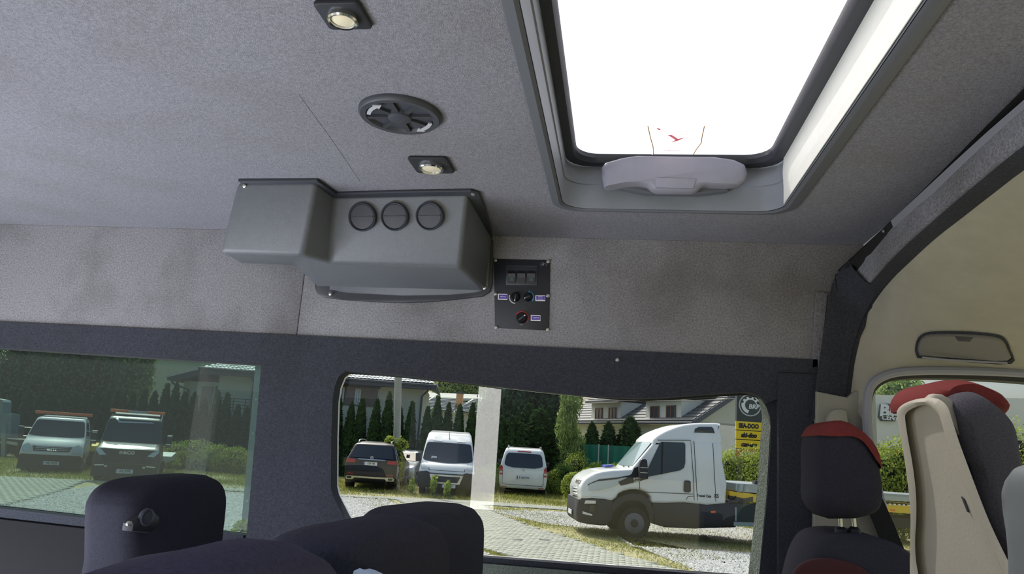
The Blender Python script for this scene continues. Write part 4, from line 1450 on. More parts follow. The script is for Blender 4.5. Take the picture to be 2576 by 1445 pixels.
# ---- white cab-over tractor truck, seen from its side ------------------------------------------
TK = (0.525, 18.79)
wt_w = lambda u, z: (1.0 - .10 * max(0, z - 1.35) / 1.3) * (1 - .16 * max(0, min(1, (-.75 - u) / .7)) ** 2)
t = Vehicle('cab_truck', 'white high-roof cab truck seen from its side on the gravel beside the drive', (TK[0] + .2079 * -1.0, TK[1] + .978 * 1.0), 12, wt_w, .0)
root = t.root
up = [(-1.33, .84), (-1.36, 1.0), (-1.34, 1.16), (-1.24, 1.33), (-1.0, 1.49), (-.62, 1.58), (-.16, 1.63), (-.08, 1.70), (.42, 2.30), (.46, 2.34), (1.0, 2.36), (1.5, 2.39), (2.12, 2.42), (2.18, 1.95), (2.24, .95), (1.2, .90), (.42, .84), (.36, 1.0), (.16, 1.13), (-.16, 1.13), (-.42, 1.02), (-.58, .84)]
t.body('cab_body', up, M['wpaint'], .09, 2)
rf = [(.40, 2.20), (.40, 2.37), (.60, 2.54), (.88, 2.68), (1.18, 2.79), (1.5, 2.85), (1.85, 2.88), (2.17, 2.885), (2.15, 2.7), (2.13, 2.30), (1.2, 2.22), (.7, 2.20)]
wr = lambda u, z: .925 * (1 - .25 * max(0, z - 2.3)) * (1 - .08 * max(0, min(1, (.4 - u) / .45)))
t.body('roof_fairing', rf, M['wpaint'], .09, 2, wid=wr)
# lower dark bumper, skirt
bp = [(-1.40, .84), (-1.42, .60), (-1.40, .36), (-1.30, .28), (-.85, .25), (-.62, .30), (-.50, .62), (-.56, .86), (-.95, .93), (-1.10, .92)]
t.body('bumper', bp, M['ctrim'], .07, 2, wid=lambda u, z: 1.0 * (1 - .18 * max(0, min(1, (-.75 - u) / .7)) ** 2))
sk = [(.40, .90), (1.2, .93), (2.26, .97), (2.55, .97), (2.5, .40), (1.75, .34), (1.5, .31), (.75, .30), (.48, .36), (.42, .6)]
t.body('side_skirt', sk, M['ctrim'], .05, 1, wid=lambda u, z: .985)
arch = [(.42, .40), (.44, .70), (.33, .93), (.15, 1.04), (-.10, 1.06), (-.34, .98), (-.52, .86), (-.60, .70), (-.54, .60), (-.44, .72), (-.30, .84), (-.10, .90), (.10, .88), (.24, .78), (.33, .60), (.36, .40)]
t.side('wheel_arch', arch, M['ctrim'], off=.012, thick=.06)
MB().box((0, 0, 0), (0, 0, 0))
m = MB()
for a, b in (((-.5, -.80, .30), (.42, .80, 1.10)),):
    q = [t.W(u, v, z) for z in (a[2], b[2]) for u, v in ((a[0], a[1]), (b[0], a[1]), (b[0], b[1]), (a[0], b[1]))]
    m.add(q, [(0, 3, 2, 1), (4, 5, 6, 7), (0, 1, 5, 4), (1, 2, 6, 5), (2, 3, 7, 6), (3, 0, 4, 7)])
m.build('wheel_well', M['rubber'], root, smooth=False)
for sg in (-1, 1):
    wo, rm, c, ax = t.wheel(-.02, sg, .385, .985, .24, .36, 'rubber')
    m = MB()
    for k in range(6):
        a0 = R(60 * k + 8)
        pts = []
        e1, e2 = t.h, np.array([0, 0, 1.0])
        for rr, aa in ((.185, 0), (.185, 14), (.185, 30), (.225, 30), (.225, 14), (.225, 0)):
            pts.append(c + ax * .006 + (e1 * math.cos(a0 + R(aa)) + e2 * math.sin(a0 + R(aa))) * rr)
        MB().slab(pts, -ax * .012).build('rim_window', M['rim'], rm, smooth=False)
    MB().disc(c, ax, [(.235, -.005), (.242, .008), (.232, .010)], 32).build('rim_edge', M['rim'], rm)
wo, rm, c, ax = t.wheel(4.0, -1, .385, .985, .24, .56)
# glass
wsl = lambda p, off=.015: p
ws = []
for s, uz in ((-1, (-.05, 1.68)), (-1, (.41, 2.27)), (0, (.40, 2.30)), (1, (.41, 2.27)), (1, (-.05, 1.68)), (0, (-.08, 1.66))):
    u, z = uz
    ws.append(t.W(u - .035, s * .86 * (1 if z < 2 else .95), z + .02))
MB().slab(ws, t.h * .02).build('windshield', M['carglass2'], root, smooth=False)
# dark side window with quarter light and black corner flash
sw = [(.245, 1.46), (.25, 1.60), (.585, 2.31), (.66, 2.33), (1.19, 2.35), (1.22, 2.30), (1.215, 1.86), (1.18, 1.74), (1.08, 1.67), (.70, 1.575)]
gl_ = t.side('side_window', sw, M['carglass'], off=.012)
t.side('window_bar', [(.60, 1.545), (.64, 1.555), (.665, 2.33), (.615, 2.325)], M['ink'], off=.016, parent=gl_)
flash = [(-.45, 1.30), (-.38, 1.22), (-.1, 1.30), (.28, 1.42), (.27, 1.62), (.05, 1.70), (-.06, 1.66), (-.12, 1.52), (-.26, 1.40)]
fl_ = t.side('corner_flash', flash, M['ink'], off=.014)
text('HI-MATIC', t.W(.0, -1.03, 1.415), t.h + np.array([0, 0, .22]), (0, 0, 1), .075, M['white'], fl_, sx=.6, shear=.2)
text('EURO 6', t.W(.0, -1.03, 1.35), t.h + np.array([0, 0, .22]), (0, 0, 1), .055, M['white'], fl_, sx=.8)
t.side('headlight', [(-1.17, 1.06), (-1.15, 1.20), (-.95, 1.29), (-.47, 1.36), (-.42, 1.28), (-.62, 1.17), (-.95, 1.08)], M['lampglass'], off=.008)
t.side('headlight_line', [(-1.18, 1.17), (-.9, 1.30), (-.45, 1.38), (.05, 1.50), (.04, 1.53), (-.45, 1.41), (-.92, 1.335), (-1.18, 1.20)], M['ink'], off=.006)
# grille bars wrap the nose
for k, z in enumerate((.93, 1.0, 1.07)):
    pts = [t.W(-1.385 + .22 * (abs(s) ** 2.2), s * .82, z) for s in np.linspace(-1, 1, 11)]
    MB().tube(pts, .028, 6).build('grille_bar', M['silver'], root)
pts = [t.W(-1.37 + .22 * (abs(s) ** 2.2), s * .80, 1.0) for s in np.linspace(-1, 1, 11)]
MB().loft([[p + np.array([0, 0, .10]) for p in pts], [p - np.array([0, 0, .10]) for p in pts]], closed=False, caps=False).build('grille', M['ctrim'], root)
text('IVECO', t.W(-1.345, -.52, 1.22), -t.n * .9 + t.h * .25, t.h * .35 + np.array([0, 0, 1.0]), .13, M['ink'], root, sx=1.0, bold=.004)
t.side('fog_lamp', [(-1.12, .55), (-1.0, .55), (-.98, .62), (-1.0, .72), (-1.12, .72)], M['blackgloss'], off=.006, k=2)
t.side('bumper_slat', [(-1.25, .74), (-.98, .76), (-.98, .83), (-1.22, .82)], M['silver'], off=.01)
t.side('bumper_slat', [(-1.28, .50), (-1.05, .47), (-1.05, .51), (-1.28, .56)], M['silver'], off=.01)
MB().slab([t.W(-1.44, v, z) for v, z in ((-.26, .42), (.26, .42), (.26, .53), (-.26, .53))], -t.h * .01).build('number_plate', M['plate'], root, smooth=False)
# roof window and door details
t.body('fairing_window', [(1.46, 2.60), (1.48, 2.72), (1.60, 2.78), (1.92, 2.80), (1.98, 2.76), (2.0, 2.62)], M['carglass'], .03, 1, wid=lambda u, z: wr(u, z) + .012)
dl = [(.07, 1.42), (.09, .90)]
m = MB()
for path in ([(.075, 1.42), (.085, 1.2), (.11, .98)], [(.52, 2.365), (1.36, 2.415), (1.37, 2.2), (1.42, 1.5), (1.44, .98)], [(1.44, 2.40), (1.48, 1.6), (1.52, .98)], [(1.92, 2.38), (1.95, 1.6), (1.98, .98)], [(.11, 1.10), (.9, 1.12), (1.42, 1.13)], [(1.24, .98), (1.28, 1.06), (1.43, 1.08)]):
    m.tube([t.W(u, -(wt_w(u, z) + .004), z) for u, z in path], .007, 5)
m.build('panel_gaps', M['ctrim'], root)
root_pg = None
t.side('door_handle', [(1.17, 1.20), (1.18, 1.40), (1.21, 1.44), (1.32, 1.44), (1.345, 1.40), (1.35, 1.20), (1.31, 1.16), (1.2, 1.16)], M['black'], off=.02)
text('Travel Cab', t.W(1.68, -1.012, 1.10), t.h, (0, 0, 1), .085, M['ink'], root, sx=.95, bold=.002)
text('XS', t.W(1.99, -1.012, 1.115), t.h, (0, 0, 1), .12, M['ink'], root, sx=.85, bold=.003)
t.side('side_marker', [(1.86, .71), (1.97, .72), (1.97, .77), (1.86, .76)], M['amber'], off=.008)
# mirror
mz = MB().slab([t.W(u, -1.10, z) for u, z in smoothpath([(.02, 1.45), (.0, 1.70), (.03, 1.86), (.10, 1.89), (.19, 1.86), (.21, 1.6), (.19, 1.43), (.10, 1.40), (.02, 1.45)], 2)[:-1]], -t.n * .16, bevel=.03).build('mirror', M['black'], root)
MB().tube([t.W(.14, -.98, 1.52), t.W(.12, -1.2, 1.52)], .025, 6).build('mirror_arm', M['black'], mz)
for z in (1.56, 1.68):
    MB().slab([t.W(u, -1.262, zz) for u, zz in ((.02, z), (.2, z), (.2, z + .015), (.02, z + .015))], -t.n * .006).build('mirror_rib', M['silver'], mz, smooth=False)
for v0, v1 in ((-.7, .0), (-.1, .62)):
    MB().tube([t.W(-.14, v0, 1.665), t.W(-.06, v0 + .35, 1.71), t.W(-.03, v1, 1.735)], .012, 5).build('wiper', M['ink'], root)
MB().slab([t.W(-.52, .35, 1.61), t.W(-.30, .35, 1.63), t.W(-.30, .75, 1.63), t.W(-.52, .75, 1.61)], np.array([0, 0, .045]), bevel=.01).build('blue_pad', mat('blue_vinyl', (56, 70, 170), .5), root)
# chassis and load deck
m = MB()
for v in (-.42, .42):
    m.loft([[t.W(2.2, v - .05, .55), t.W(2.2, v + .05, .55), t.W(2.2, v + .05, .80), t.W(2.2, v - .05, .80)], [t.W(9.6, v - .05, .62), t.W(9.6, v + .05, .62), t.W(9.6, v + .05, .87), t.W(9.6, v - .05, .87)]])
fr = m.build('chassis', M['ctrim'], root, smooth=False)
m = MB()
m.slab([t.W(2.5, -.98, z0) if False else t.W(u, -.98, z) for u, z in ((2.45, .50), (3.3, .52), (3.34, .97), (2.45, .97))], t.n * .5)
m.build('tool_locker', mat('dark_green_locker', (30, 44, 44), .6), root, smooth=False)
MB().slab([t.W(u, -1.0, z) for u, z in ((2.43, .44), (3.6, .46), (3.6, .56), (2.43, .54))], t.n * .10).build('side_bumper', M['steel'], root, smooth=False)
MB().slab([t.W(u, -1.0, z) for u, z in ((2.50, .56), (2.50, .88), (2.46, .88), (2.46, .56))], t.n * .04).build('bumper_bracket', M['steel'], root, smooth=False)
MB().slab([t.W(u, -.9, z) for u, z in ((2.36, 1.06), (2.36, 1.25), (3.0, 1.22), (9.6, 1.14), (9.6, .96), (3.0, 1.02), (2.75, 1.10))], t.n * 1.8).build('deck_beam', M['yellow'], root, smooth=False)
MB().slab([t.W(u, -.94, z) for u, z in ((2.50, 1.26), (2.50, 1.44), (3.2, 1.46), (9.6, 1.42), (9.6, 1.30), (3.2, 1.24))], t.n * 1.88).build('load_deck', M['alu'], root, smooth=False)
for u in (2.53, 2.68):
    MB().slab([t.W(u, -.96, 1.25), t.W(u + .05, -.96, 1.25), t.W(u + .08, -.96, 1.43), t.W(u + .03, -.96, 1.43)], t.n * .02).build('deck_stake', M['steel'], root, smooth=False)
MB().slab([t.W(3.0, -.9, 1.46), t.W(3.16, -.9, 1.46), t.W(3.14, -.9, 1.54), t.W(3.02, -.9, 1.54)], t.n * .2, bevel=.02).build('winch_motor', M['black'], root)
for (u0, z0, u1, z1) in ((2.34, 1.10, 2.75, 1.04), (2.30, .98, 2.52, 1.10), (2.6, 1.02, 2.95, 1.10)):
    MB().slab([t.W(u0, -.93, z0 - .05), t.W(u1, -.93, z1 - .05), t.W(u1, -.93, z1 + .05), t.W(u0, -.93, z0 + .05)], t.n * .12, bevel=.02).build('hydraulic_valve', M['black'], root)
MB().slab([t.W(6.45, -.91, 1.02), t.W(6.58, -.91, 1.02), t.W(6.58, -.91, 1.06), t.W(6.45, -.91, 1.06)], t.n * .02).build('side_marker', M['amber'], root, smooth=False)
m = MB()
for k in range(14):
    u = 5.8 + k * .12
    m.slab([t.W(u, -.95, 1.17), t.W(u + .06, -.95, 1.17), t.W(u + .06, -.95, 1.20), t.W(u, -.95, 1.20)], t.n * .02)
m.build('deck_perforation', M['white'], root, smooth=False)['kind'] = 'stuff'

# ---- white tall panel van, facing the camera ---------------------------------------------------
dw = lambda u, z: ramp(z, [(.2, 1.0), (.8, 1.03), (1.25, .99), (1.9, .90), (2.35, .82)])
d = Vehicle('panel_van', 'white high-roof panel van facing the camera between the black car and white minivan', (-6.10, 27.2), 102, dw, .16, crown_len=1.2)
prof = [(.10, .30), (.0, .45), (-.02, .80), (.05, 1.0), (.22, 1.16), (.42, 1.27), (.95, 1.92), (1.10, 2.06), (1.45, 2.26), (1.9, 2.32), (5.2, 2.36), (5.3, 1.2), (5.25, .35), (2.6, .28)]
d.front = [(.10, .30), (.0, .45), (-.02, .80), (.05, 1.0), (.22, 1.16), (.42, 1.27), (.95, 1.92), (1.10, 2.06), (1.45, 2.26)]
d.body('body', prof, M['wpaint'], .10, 2)
d.end('windshield', [(-.93, 1.33), (-.90, 1.60), (-.84, 1.88), (-.78, 1.93), (0, 1.95), (.78, 1.93), (.84, 1.88), (.90, 1.60), (.93, 1.33), (.86, 1.27), (.4, 1.24), (0, 1.22), (-.4, 1.24), (-.86, 1.27)], M['carglass'], .03)
bl = d.end('bumper', [(-1.01, .30), (1.01, .30), (1.03, .60), (1.02, .86), (.72, .90), (.60, .84), (-.60, .84), (-.72, .90), (-1.02, .86), (-1.03, .60)], M['ctrim'], .05, thick=.12)
d.end('grille', [(-.50, .48), (.50, .48), (.62, .80), (-.62, .80)], M['silver'], .075, parent=bl)
d.end('grille_mesh', [(-.42, .53), (.42, .53), (.52, .74), (-.52, .74)], M['black'], .09, parent=bl)
for sg in (-1, 1):
    d.end('headlight', [(sg * .70, .98), (sg * .98, .98), (sg * .97, 1.20), (sg * .88, 1.30), (sg * .72, 1.20)], M['lampglass'], .02)
    mr = MB().slab([d.W(.62, sg * v, z) for v, z in ((1.02, 1.20), (1.20, 1.20), (1.22, 1.50), (1.04, 1.52))], d.h * .10, bevel=.03).build('mirror', M['black'], d.root)
    MB().tube([d.W(.66, sg * .92, 1.28), d.W(.66, sg * 1.05, 1.28)], .03, 6).build('mirror_arm', M['black'], mr)
    d.end('roof_swage', [(sg * .28, 2.0), (sg * .30, 2.2), (sg * .56, 2.18), (sg * .62, 2.0)], M['wpaint'], .02)
    d.wheel(.95, sg, .34, .98)
    MB().tube([d.W(.45 + .02 * 1, sg * .62, 1.275), d.W(.50, sg * .2, 1.29), d.W(.53, sg * -.05, 1.34)], .014, 5).build('wiper', M['ink'], d.root)
d.end('bonnet_gap', [(-.66, .93), (.66, .93), (.70, 1.18), (.685, 1.18), (.64, .945), (-.64, .945), (-.685, 1.18), (-.70, 1.18)], M['ctrim'], .006)
d.end('paper_note', [(.62, 1.33), (.42, 1.33), (.42, 1.43), (.62, 1.43)], M['grey'], .034)
d.plate(-.10, .40, .52, .11, 'WA 5527', .10)
MB().tube([d.W(1.12, .0, 2.08), d.W(1.25, .02, 2.22), d.W(1.32, .02, 2.34)], .012, 5).build('aerial', M['ink'], d.root)

# ---- black sport utility car, rear towards the camera ------------------------------------------
sw_ = lambda u, z: ramp(z, [(.2, .92), (.5, .97), (1.0, .98), (1.15, .95), (1.65, .76), (1.78, .66)])
s = Vehicle('suv_car', 'black sport utility car with silver roof rails seen from behind by the hedge', (-9.0, 27.2), 100, sw_, .12, crown_len=1.0)
prof = [(.10, .28), (.0, .40), (-.03, .70), (.0, .95), (.08, 1.16), (.34, 1.58), (.46, 1.72), (.9, 1.78), (1.8, 1.80), (2.6, 1.74), (3.4, 1.20), (4.6, 1.05), (4.9, .85), (4.9, .35), (2.5, .25)]
s.front = [(.10, .28), (.0, .40), (-.03, .70), (.0, .95), (.08, 1.16), (.34, 1.58), (.46, 1.72)]
s.body('body', prof, M['kpaint'], .10, 2)
s.end('rear_window', [(-.80, 1.20), (.80, 1.20), (.72, 1.50), (.64, 1.66), (.5, 1.68), (-.5, 1.68), (-.64, 1.66), (-.72, 1.50)], M['carglass'], .015)
s.end('trim_bar', [(-.48, 1.13), (.48, 1.13), (.52, 1.165), (-.52, 1.165)], M['silver'], .02)
s.end('bumper_trim', [(-.88, .40), (-.90, .48), (-.84, .54), (-.60, .53), (.60, .53), (.84, .54), (.90, .48), (.88, .40), (.64, .40), (.56, .47), (-.56, .47), (-.64, .40)], M['silver'], .03)
for sg in (-1, 1):
    s.end('exhaust_tip', [(sg * .68, .43), (sg * .84, .43), (sg * .86, .48), (sg * .84, .51), (sg * .68, .51)], M['black'], .036)
    s.end('tail_light', [(sg * .60, 1.02), (sg * .93, 1.0), (sg * .93, 1.14), (sg * .60, 1.12)], M['tail'], .014)
    s.end('reflector', [(sg * .62, .60), (sg * .84, .60), (sg * .84, .63), (sg * .62, .63)], M['tail'], .012)
    s.wheel(.85, sg, .37, .97, .26)
    s.wheel(3.9, sg, .37, .97, .26)
    rr = MB().tube(smoothpath([s.W(.55, sg * .62, 1.72), s.W(.68, sg * .62, 1.83), s.W(1.3, sg * .62, 1.86), s.W(2.2, sg * .62, 1.84), s.W(2.5, sg * .62, 1.74)], 3), .025, 6).build('roof_rail', M['silver'], s.root)
    s.side('side_window', [(.62, 1.22), (.70, 1.56), (1.1, 1.66), (2.4, 1.64), (3.0, 1.25)], M['carglass'], sg, .012)
    s.side('window_trim', [(.58, 1.19), (.66, 1.59), (1.1, 1.70), (2.42, 1.68), (2.42, 1.655), (1.1, 1.67), (.69, 1.565), (.61, 1.19)], M['silver'], sg, .016)
    s.side('door_shine_trim', [(1.0, .42), (3.2, .42), (3.2, .46), (1.0, .46)], M['silver'], sg, .012)
    s.wheel
mm = MB().slab([s.W(3.0, -v, z) for v, z in ((.98, 1.22), (1.12, 1.22), (1.13, 1.36), (.99, 1.36))], s.h * .12, bevel=.03).build('mirror', M['kpaint'], s.root)
s.plate(.02, 1.0, .50, .12, 'OSF V4E', .03)
em = MB().disc(s.W(s.uend(1.215) - .02, 0, 1.215), -s.h, [(.062, 0), (.062, .012), (.05, .012), (.05, 0)], 24).build('emblem', M['silver'], s.root)
for k in range(3):
    a = R(90 + 120 * k)
    c = s.W(s.uend(1.215) - .028, 0, 1.215)
    e = c + (s.n * math.cos(a) + np.array([0, 0, 1]) * math.sin(a)) * .055
    MB().tube([c, e], [.009, .002], 5).build('emblem_ray', M['silver'], em)

# ---- silver small car, mostly hidden between the black car and the van --------------------------
cw = lambda u, z: ramp(z, [(.2, .85), (.6, .88), (.95, .84), (1.4, .62)])
c_ = Vehicle('small_car', 'silver car half hidden between black sport utility car and white panel van', (-9.62, 32.4), 92, cw, .15, crown_len=1.0)
prof = [(.08, .25), (.0, .40), (.0, .65), (.12, .80), (1.1, 1.0), (1.85, 1.42), (2.3, 1.48), (3.0, 1.44), (3.6, 1.0), (3.75, .9), (3.75, .3), (2, .22)]
c_.front = [(.08, .25), (.0, .40), (.0, .65), (.12, .80), (1.1, 1.0), (1.85, 1.42)]
c_.body('body', prof, M['spaint'], .08, 2)
c_.end('windshield', [(-.72, 1.02), (.72, 1.02), (.60, 1.36), (-.60, 1.36)], M['carglass'], .03)
for sg in (-1, 1):
    c_.end('headlight', [(sg * .55, .60), (sg * .82, .60), (sg * .80, .76), (sg * .60, .72)], M['lampglass'], .02)
    c_.wheel(.75, sg, .30, .86)
    c_.wheel(3.3, sg, .30, .86)
    MB().slab([c_.W(1.3, sg * v, z) for v, z in ((.86, 1.0), (1.02, 1.0), (1.02, 1.14), (.88, 1.15))], c_.h * .09, bevel=.03).build('mirror', M['black'], c_.root)
c_.end('grille', [(-.40, .42), (.40, .42), (.45, .60), (-.45, .60)], M['black'], .02)

# ---- white minivan, rear towards the camera ------------------------------------------------------
vw = lambda u, z: ramp(z, [(.2, .95), (.7, 1.0), (1.1, .98), (1.6, .88), (1.9, .78)])
v = Vehicle('minivan', 'white minivan seen from behind with red tail lamps and roof rails', (-3.76, 31.2), 97, vw, .12, crown_len=1.0)
prof = [(.10, .28), (.02, .36), (.0, .70), (.05, 1.15), (.24, 1.72), (.40, 1.88), (.9, 1.92), (3.4, 1.90), (4.3, 1.25), (5.0, 1.0), (5.1, .5), (4.9, .3), (2.5, .25)]
v.front = [(.10, .28), (.02, .36), (.0, .70), (.05, 1.15), (.24, 1.72), (.40, 1.88)]
v.body('body', prof, M['wpaint'], .10, 2)
v.end('rear_window', [(-.80, 1.30), (-.79, 1.22), (-.70, 1.17), (-.45, 1.12), (.45, 1.12), (.70, 1.17), (.79, 1.22), (.80, 1.30), (.75, 1.60), (.66, 1.70), (.5, 1.71), (-.5, 1.71), (-.66, 1.70), (-.75, 1.60)], M['carglass'], .02)
v.end('brake_light', [(-.28, 1.765), (.28, 1.765), (.28, 1.80), (-.28, 1.80)], M['tail'], .015)
v.end('door_gap', [(-.82, .42), (.82, .42), (.86, .50), (.86, .98), (.845, .98), (.845, .51), (.81, .435), (-.81, .435), (-.845, .51), (-.845, .98), (-.86, .98), (-.86, .50)], M['ctrim'], .006)
for sg in (-1, 1):
    tl = v.end('tail_light', [(sg * .86, .80), (sg * .985, .80), (sg * .975, 1.14), (sg * .93, 1.20), (sg * .86, 1.10)], M['tail'], .02)
    v.end('reverse_lamp', [(sg * .87, .87), (sg * .975, .87), (sg * .972, .95), (sg * .87, .95)], M['lampglass'], .026, parent=tl)
    v.end('reflector', [(sg * .66, .315), (sg * .88, .315), (sg * .88, .345), (sg * .66, .345)], M['tail'], .03)
    v.wheel(.95, sg, .33, .97, .24)
    v.wheel(4.0, sg, .33, .97, .24)
    MB().tube(smoothpath([v.W(.60, sg * .70, 1.86), v.W(.64, sg * .70, 2.0), v.W(2.8, sg * .70, 2.0), v.W(2.9, sg * .70, 1.88)], 3), .02, 6).build('roof_rail', M['silver'], v.root)
    MB().slab([v.W(3.7, sg * a, b) for a, b in ((1.0, 1.10), (1.2, 1.10), (1.2, 1.32), (1.0, 1.32))], v.h * .12, bevel=.03).build('mirror', M['black'], v.root)
v.plate(-.02, .73, .56, .14, 'B 120 HVH', .03)
text('VITO', v.W(-.015, .52, 1.0), -v.n, (0, 0, 1), .06, M['silver'], v.root)
em = MB().disc(v.W(.01, 0, 1.03), -v.h, [(.05, 0), (.05, .012), (.042, .012), (.042, 0)], 20).build('emblem', M['silver'], v.root)

# ---- white flatbed tow truck, facing the camera -------------------------------------------------
aw = lambda u, z: ramp(z, [(.2, .90), (.6, .97), (1.0, .96), (1.3, .92), (1.85, .80), (2.0, .74)])


def lightbar(vh, u, z, w, seg_m, nm='light_bar'):
    b = MB().slab([vh.W(u, a * w, z + c) for a, c in ((-1, 0), (1, 0), (1, .09), (-1, .09))], vh.h * .24, bevel=.02).build(nm, M['grey'], vh.root)
    for a0, a1 in seg_m:
        MB().slab([vh.W(u - .012, a * w, z + c) for a, c in ((a0, .005), (a1, .005), (a1, .098), (a0, .098))], vh.h * .264, bevel=.02).build('amber_lens', M['amber'], b)
    for sg in (-1, 1):
        MB().slab([vh.W(u + .08, sg * (w - .12) + a, z - .12) for a in (-.03, .03)] + [vh.W(u + .08, sg * (w - .12) + a, z) for a in (.03, -.03)], vh.h * .05).build('bracket', M['ink'], b, smooth=False)
    return b


a_ = Vehicle('tow_truck', 'white flatbed tow truck with full orange light bar facing the camera', (-19.75, 24.2), 122, aw, .16, crown_len=1.0)
prof = [(.10, .30), (-.04, .50), (-.06, .66), (.0, .80), (.20, 1.02), (.60, 1.26), (1.10, 1.80), (1.25, 1.92), (1.9, 1.97), (2.3, 1.93), (2.4, 1.2), (2.4, .5), (1.2, .35)]
a_.front = [(.10, .30), (-.04, .50), (-.06, .66), (.0, .80), (.20, 1.02), (.60, 1.26), (1.10, 1.80), (1.25, 1.92)]
a_.body('cab_body', prof, M['wpaint'], .09, 2)
a_.end('windshield', [(-.88, 1.28), (-.83, 1.55), (-.77, 1.78), (-.70, 1.82), (.70, 1.82), (.77, 1.78), (.83, 1.55), (.88, 1.28), (.4, 1.25), (-.4, 1.25)], M['carglass'], .03)
a_.end('grille', [(-.55, .74), (.55, .74), (.62, .92), (-.62, .92)], M['ctrim'], .03)
for z in (.78, .84, .89):
    a_.end('grille_bar', [(-.50, z), (.50, z), (.52, z + .02), (-.52, z + .02)], M['silver'], .045)
text('IVECO', a_.W(-.075, 0, .82), -a_.n, (0, 0, 1), .10, M['silver'], a_.root, bold=.003)
bl = a_.end('bumper', [(-.98, .12), (.98, .12), (.97, .56), (.90, .62), (-.90, .62), (-.97, .56)], M['ctrim'], .03, thick=.3)
for sg in (-1, 1):
    a_.end('headlight', [(sg * .62, .72), (sg * .92, .70), (sg * .93, .90), (sg * .78, 1.0), (sg * .66, .92)], M['lampglass'], .04)
    a_.wheel(1.0, sg, .36, .95)
    a_.wheel(4.6, sg, .36, .95)
    mr = MB().slab([a_.W(.9, sg * p, q) for p, q in ((1.08, 1.15), (1.26, 1.15), (1.26, 1.55), (1.10, 1.55))], a_.h * .12, bevel=.03).build('mirror', M['black'], a_.root)
    for z in (1.2, 1.5):
        MB().tube([a_.W(.95, sg * .85, z), a_.W(.95, sg * 1.1, z)], .016, 5).build('mirror_arm', M['chrome'], mr)
    MB().tube([a_.W(.72, sg * .70, 1.33), a_.W(.74, sg * .3, 1.335), a_.W(.80, sg * .05 - .1, 1.36)], .012, 5).build('wiper', M['silver'], a_.root)
    a_.side('side_window', [(1.0, 1.32), (1.25, 1.78), (1.9, 1.80), (1.95, 1.30)], M['carglass'], sg)
lightbar(a_, 1.45, 2.03, .93, ((-1, -.34), (-.33, .33), (.34, 1)))
a_.plate(-.05, .34, .52, .12, 'WE 1V032', .06)
MB().slab([a_.W(2.5, p, q) for p, q in ((-1.15, .72), (1.15, .72), (1.15, .92), (-1.15, .92))], a_.h * 5.0).build('load_deck', M['yellow'], a_.root, smooth=False)
MB().slab([a_.W(2.45, p, q) for p, q in ((-1.0, .92), (1.0, .92), (.96, 1.75), (-.96, 1.75))], a_.h * .06).build('headboard', M['ctrim'], a_.root, smooth=False)
MB().slab([a_.W(2.4, p, q) for p, q in ((-.4, .45), (.4, .45), (.4, .72), (-.4, .72))], a_.h * 5.0).build('chassis', M['ctrim'], a_.root, smooth=False)

# ---- dark grey cab truck, facing the camera -----------------------------------------------------
bw_ = lambda u, z: ramp(z, [(.2, .92), (.6, .98), (1.05, .96), (1.3, .92), (1.9, .84), (2.2, .80)])
b_ = Vehicle('dark_tow_truck', 'dark grey cab truck with orange and white light bar beside green bushes', (-15.85, 22.8), 120, bw_, .16, crown_len=1.0)
prof = [(.08, .30), (-.04, .46), (-.05, .80), (.0, .98), (.10, 1.08), (.62, 1.28), (1.0, 1.80), (1.04, 1.92), (1.10, 2.04), (1.5, 2.18), (2.3, 2.22), (2.35, 1.2), (2.3, .5), (1.2, .35)]
b_.front = [(.08, .30), (-.04, .46), (-.05, .80), (.0, .98), (.10, 1.08), (.62, 1.28), (1.0, 1.80), (1.04, 1.92), (1.10, 2.04), (1.5, 2.18)]
b_.body('cab_body', prof, M['dpaint'], .09, 2)
b_.end('windshield', [(-.89, 1.31), (-.86, 1.6), (-.81, 1.87), (.81, 1.87), (.86, 1.6), (.89, 1.31), (.4, 1.28), (-.4, 1.28)], M['carglass'], .03)
b_.end('roof_visor', [(-.60, 1.94), (.50, 1.90), (.62, 2.02), (.58, 2.12), (.54, 2.02), (.46, 1.95), (-.55, 1.97)], M['silver'], .03)
b_.end('bonnet', [(-.78, 1.10), (.78, 1.10), (.82, 1.27), (-.82, 1.27)], M['spaint'], .012)
b_.end('grille', [(-.70, .62), (.70, .62), (.74, 1.06), (-.74, 1.06)], M['kpaint'], .02)
text('IVECO', b_.W(-.075, 0, .95), -b_.n, (0, 0, 1), .14, M['silver'], b_.root, sx=1.15, bold=.003)
b_.end('bumper', [(-.98, .16), (.98, .16), (.98, .58), (-.98, .58)], M['ctrim'], .03, thick=.3)
for sg in (-1, 1):
    b_.end('headlight', [(sg * .60, .86), (sg * .80, .84), (sg * .93, .98), (sg * .92, 1.08), (sg * .76, 1.0)], M['lampglass'], .04)
    b_.end('fog_trim', [(sg * .62, .52), (sg * .90, .50), (sg * .90, .54), (sg * .62, .56)], M['silver'], .05)
    b_.end('fog_lamp', [(sg * .52, .47), (sg * .60, .47), (sg * .60, .53), (sg * .52, .53)], M['lampglass'], .05)
    b_.wheel(1.0, sg, .36, .96)
    b_.wheel(4.6, sg, .36, .96)
    mr = MB().slab([b_.W(.85, sg * p, q) for p, q in ((1.06, 1.15), (1.24, 1.15), (1.24, 1.58), (1.08, 1.58))], b_.h * .12, bevel=.03).build('mirror', M['black'], b_.root)
    for z in (1.25, 1.52):
        MB().slab([b_.W(.84, sg * p, q) for p, q in ((1.08, z), (1.22, z), (1.22, z + .03), (1.08, z + .03))], b_.h * .01).build('mirror_rib', M['white'], mr, smooth=False)
    b_.side('side_window', [(.95, 1.34), (1.15, 1.82), (1.9, 1.84), (1.95, 1.32)], M['carglass'], sg)
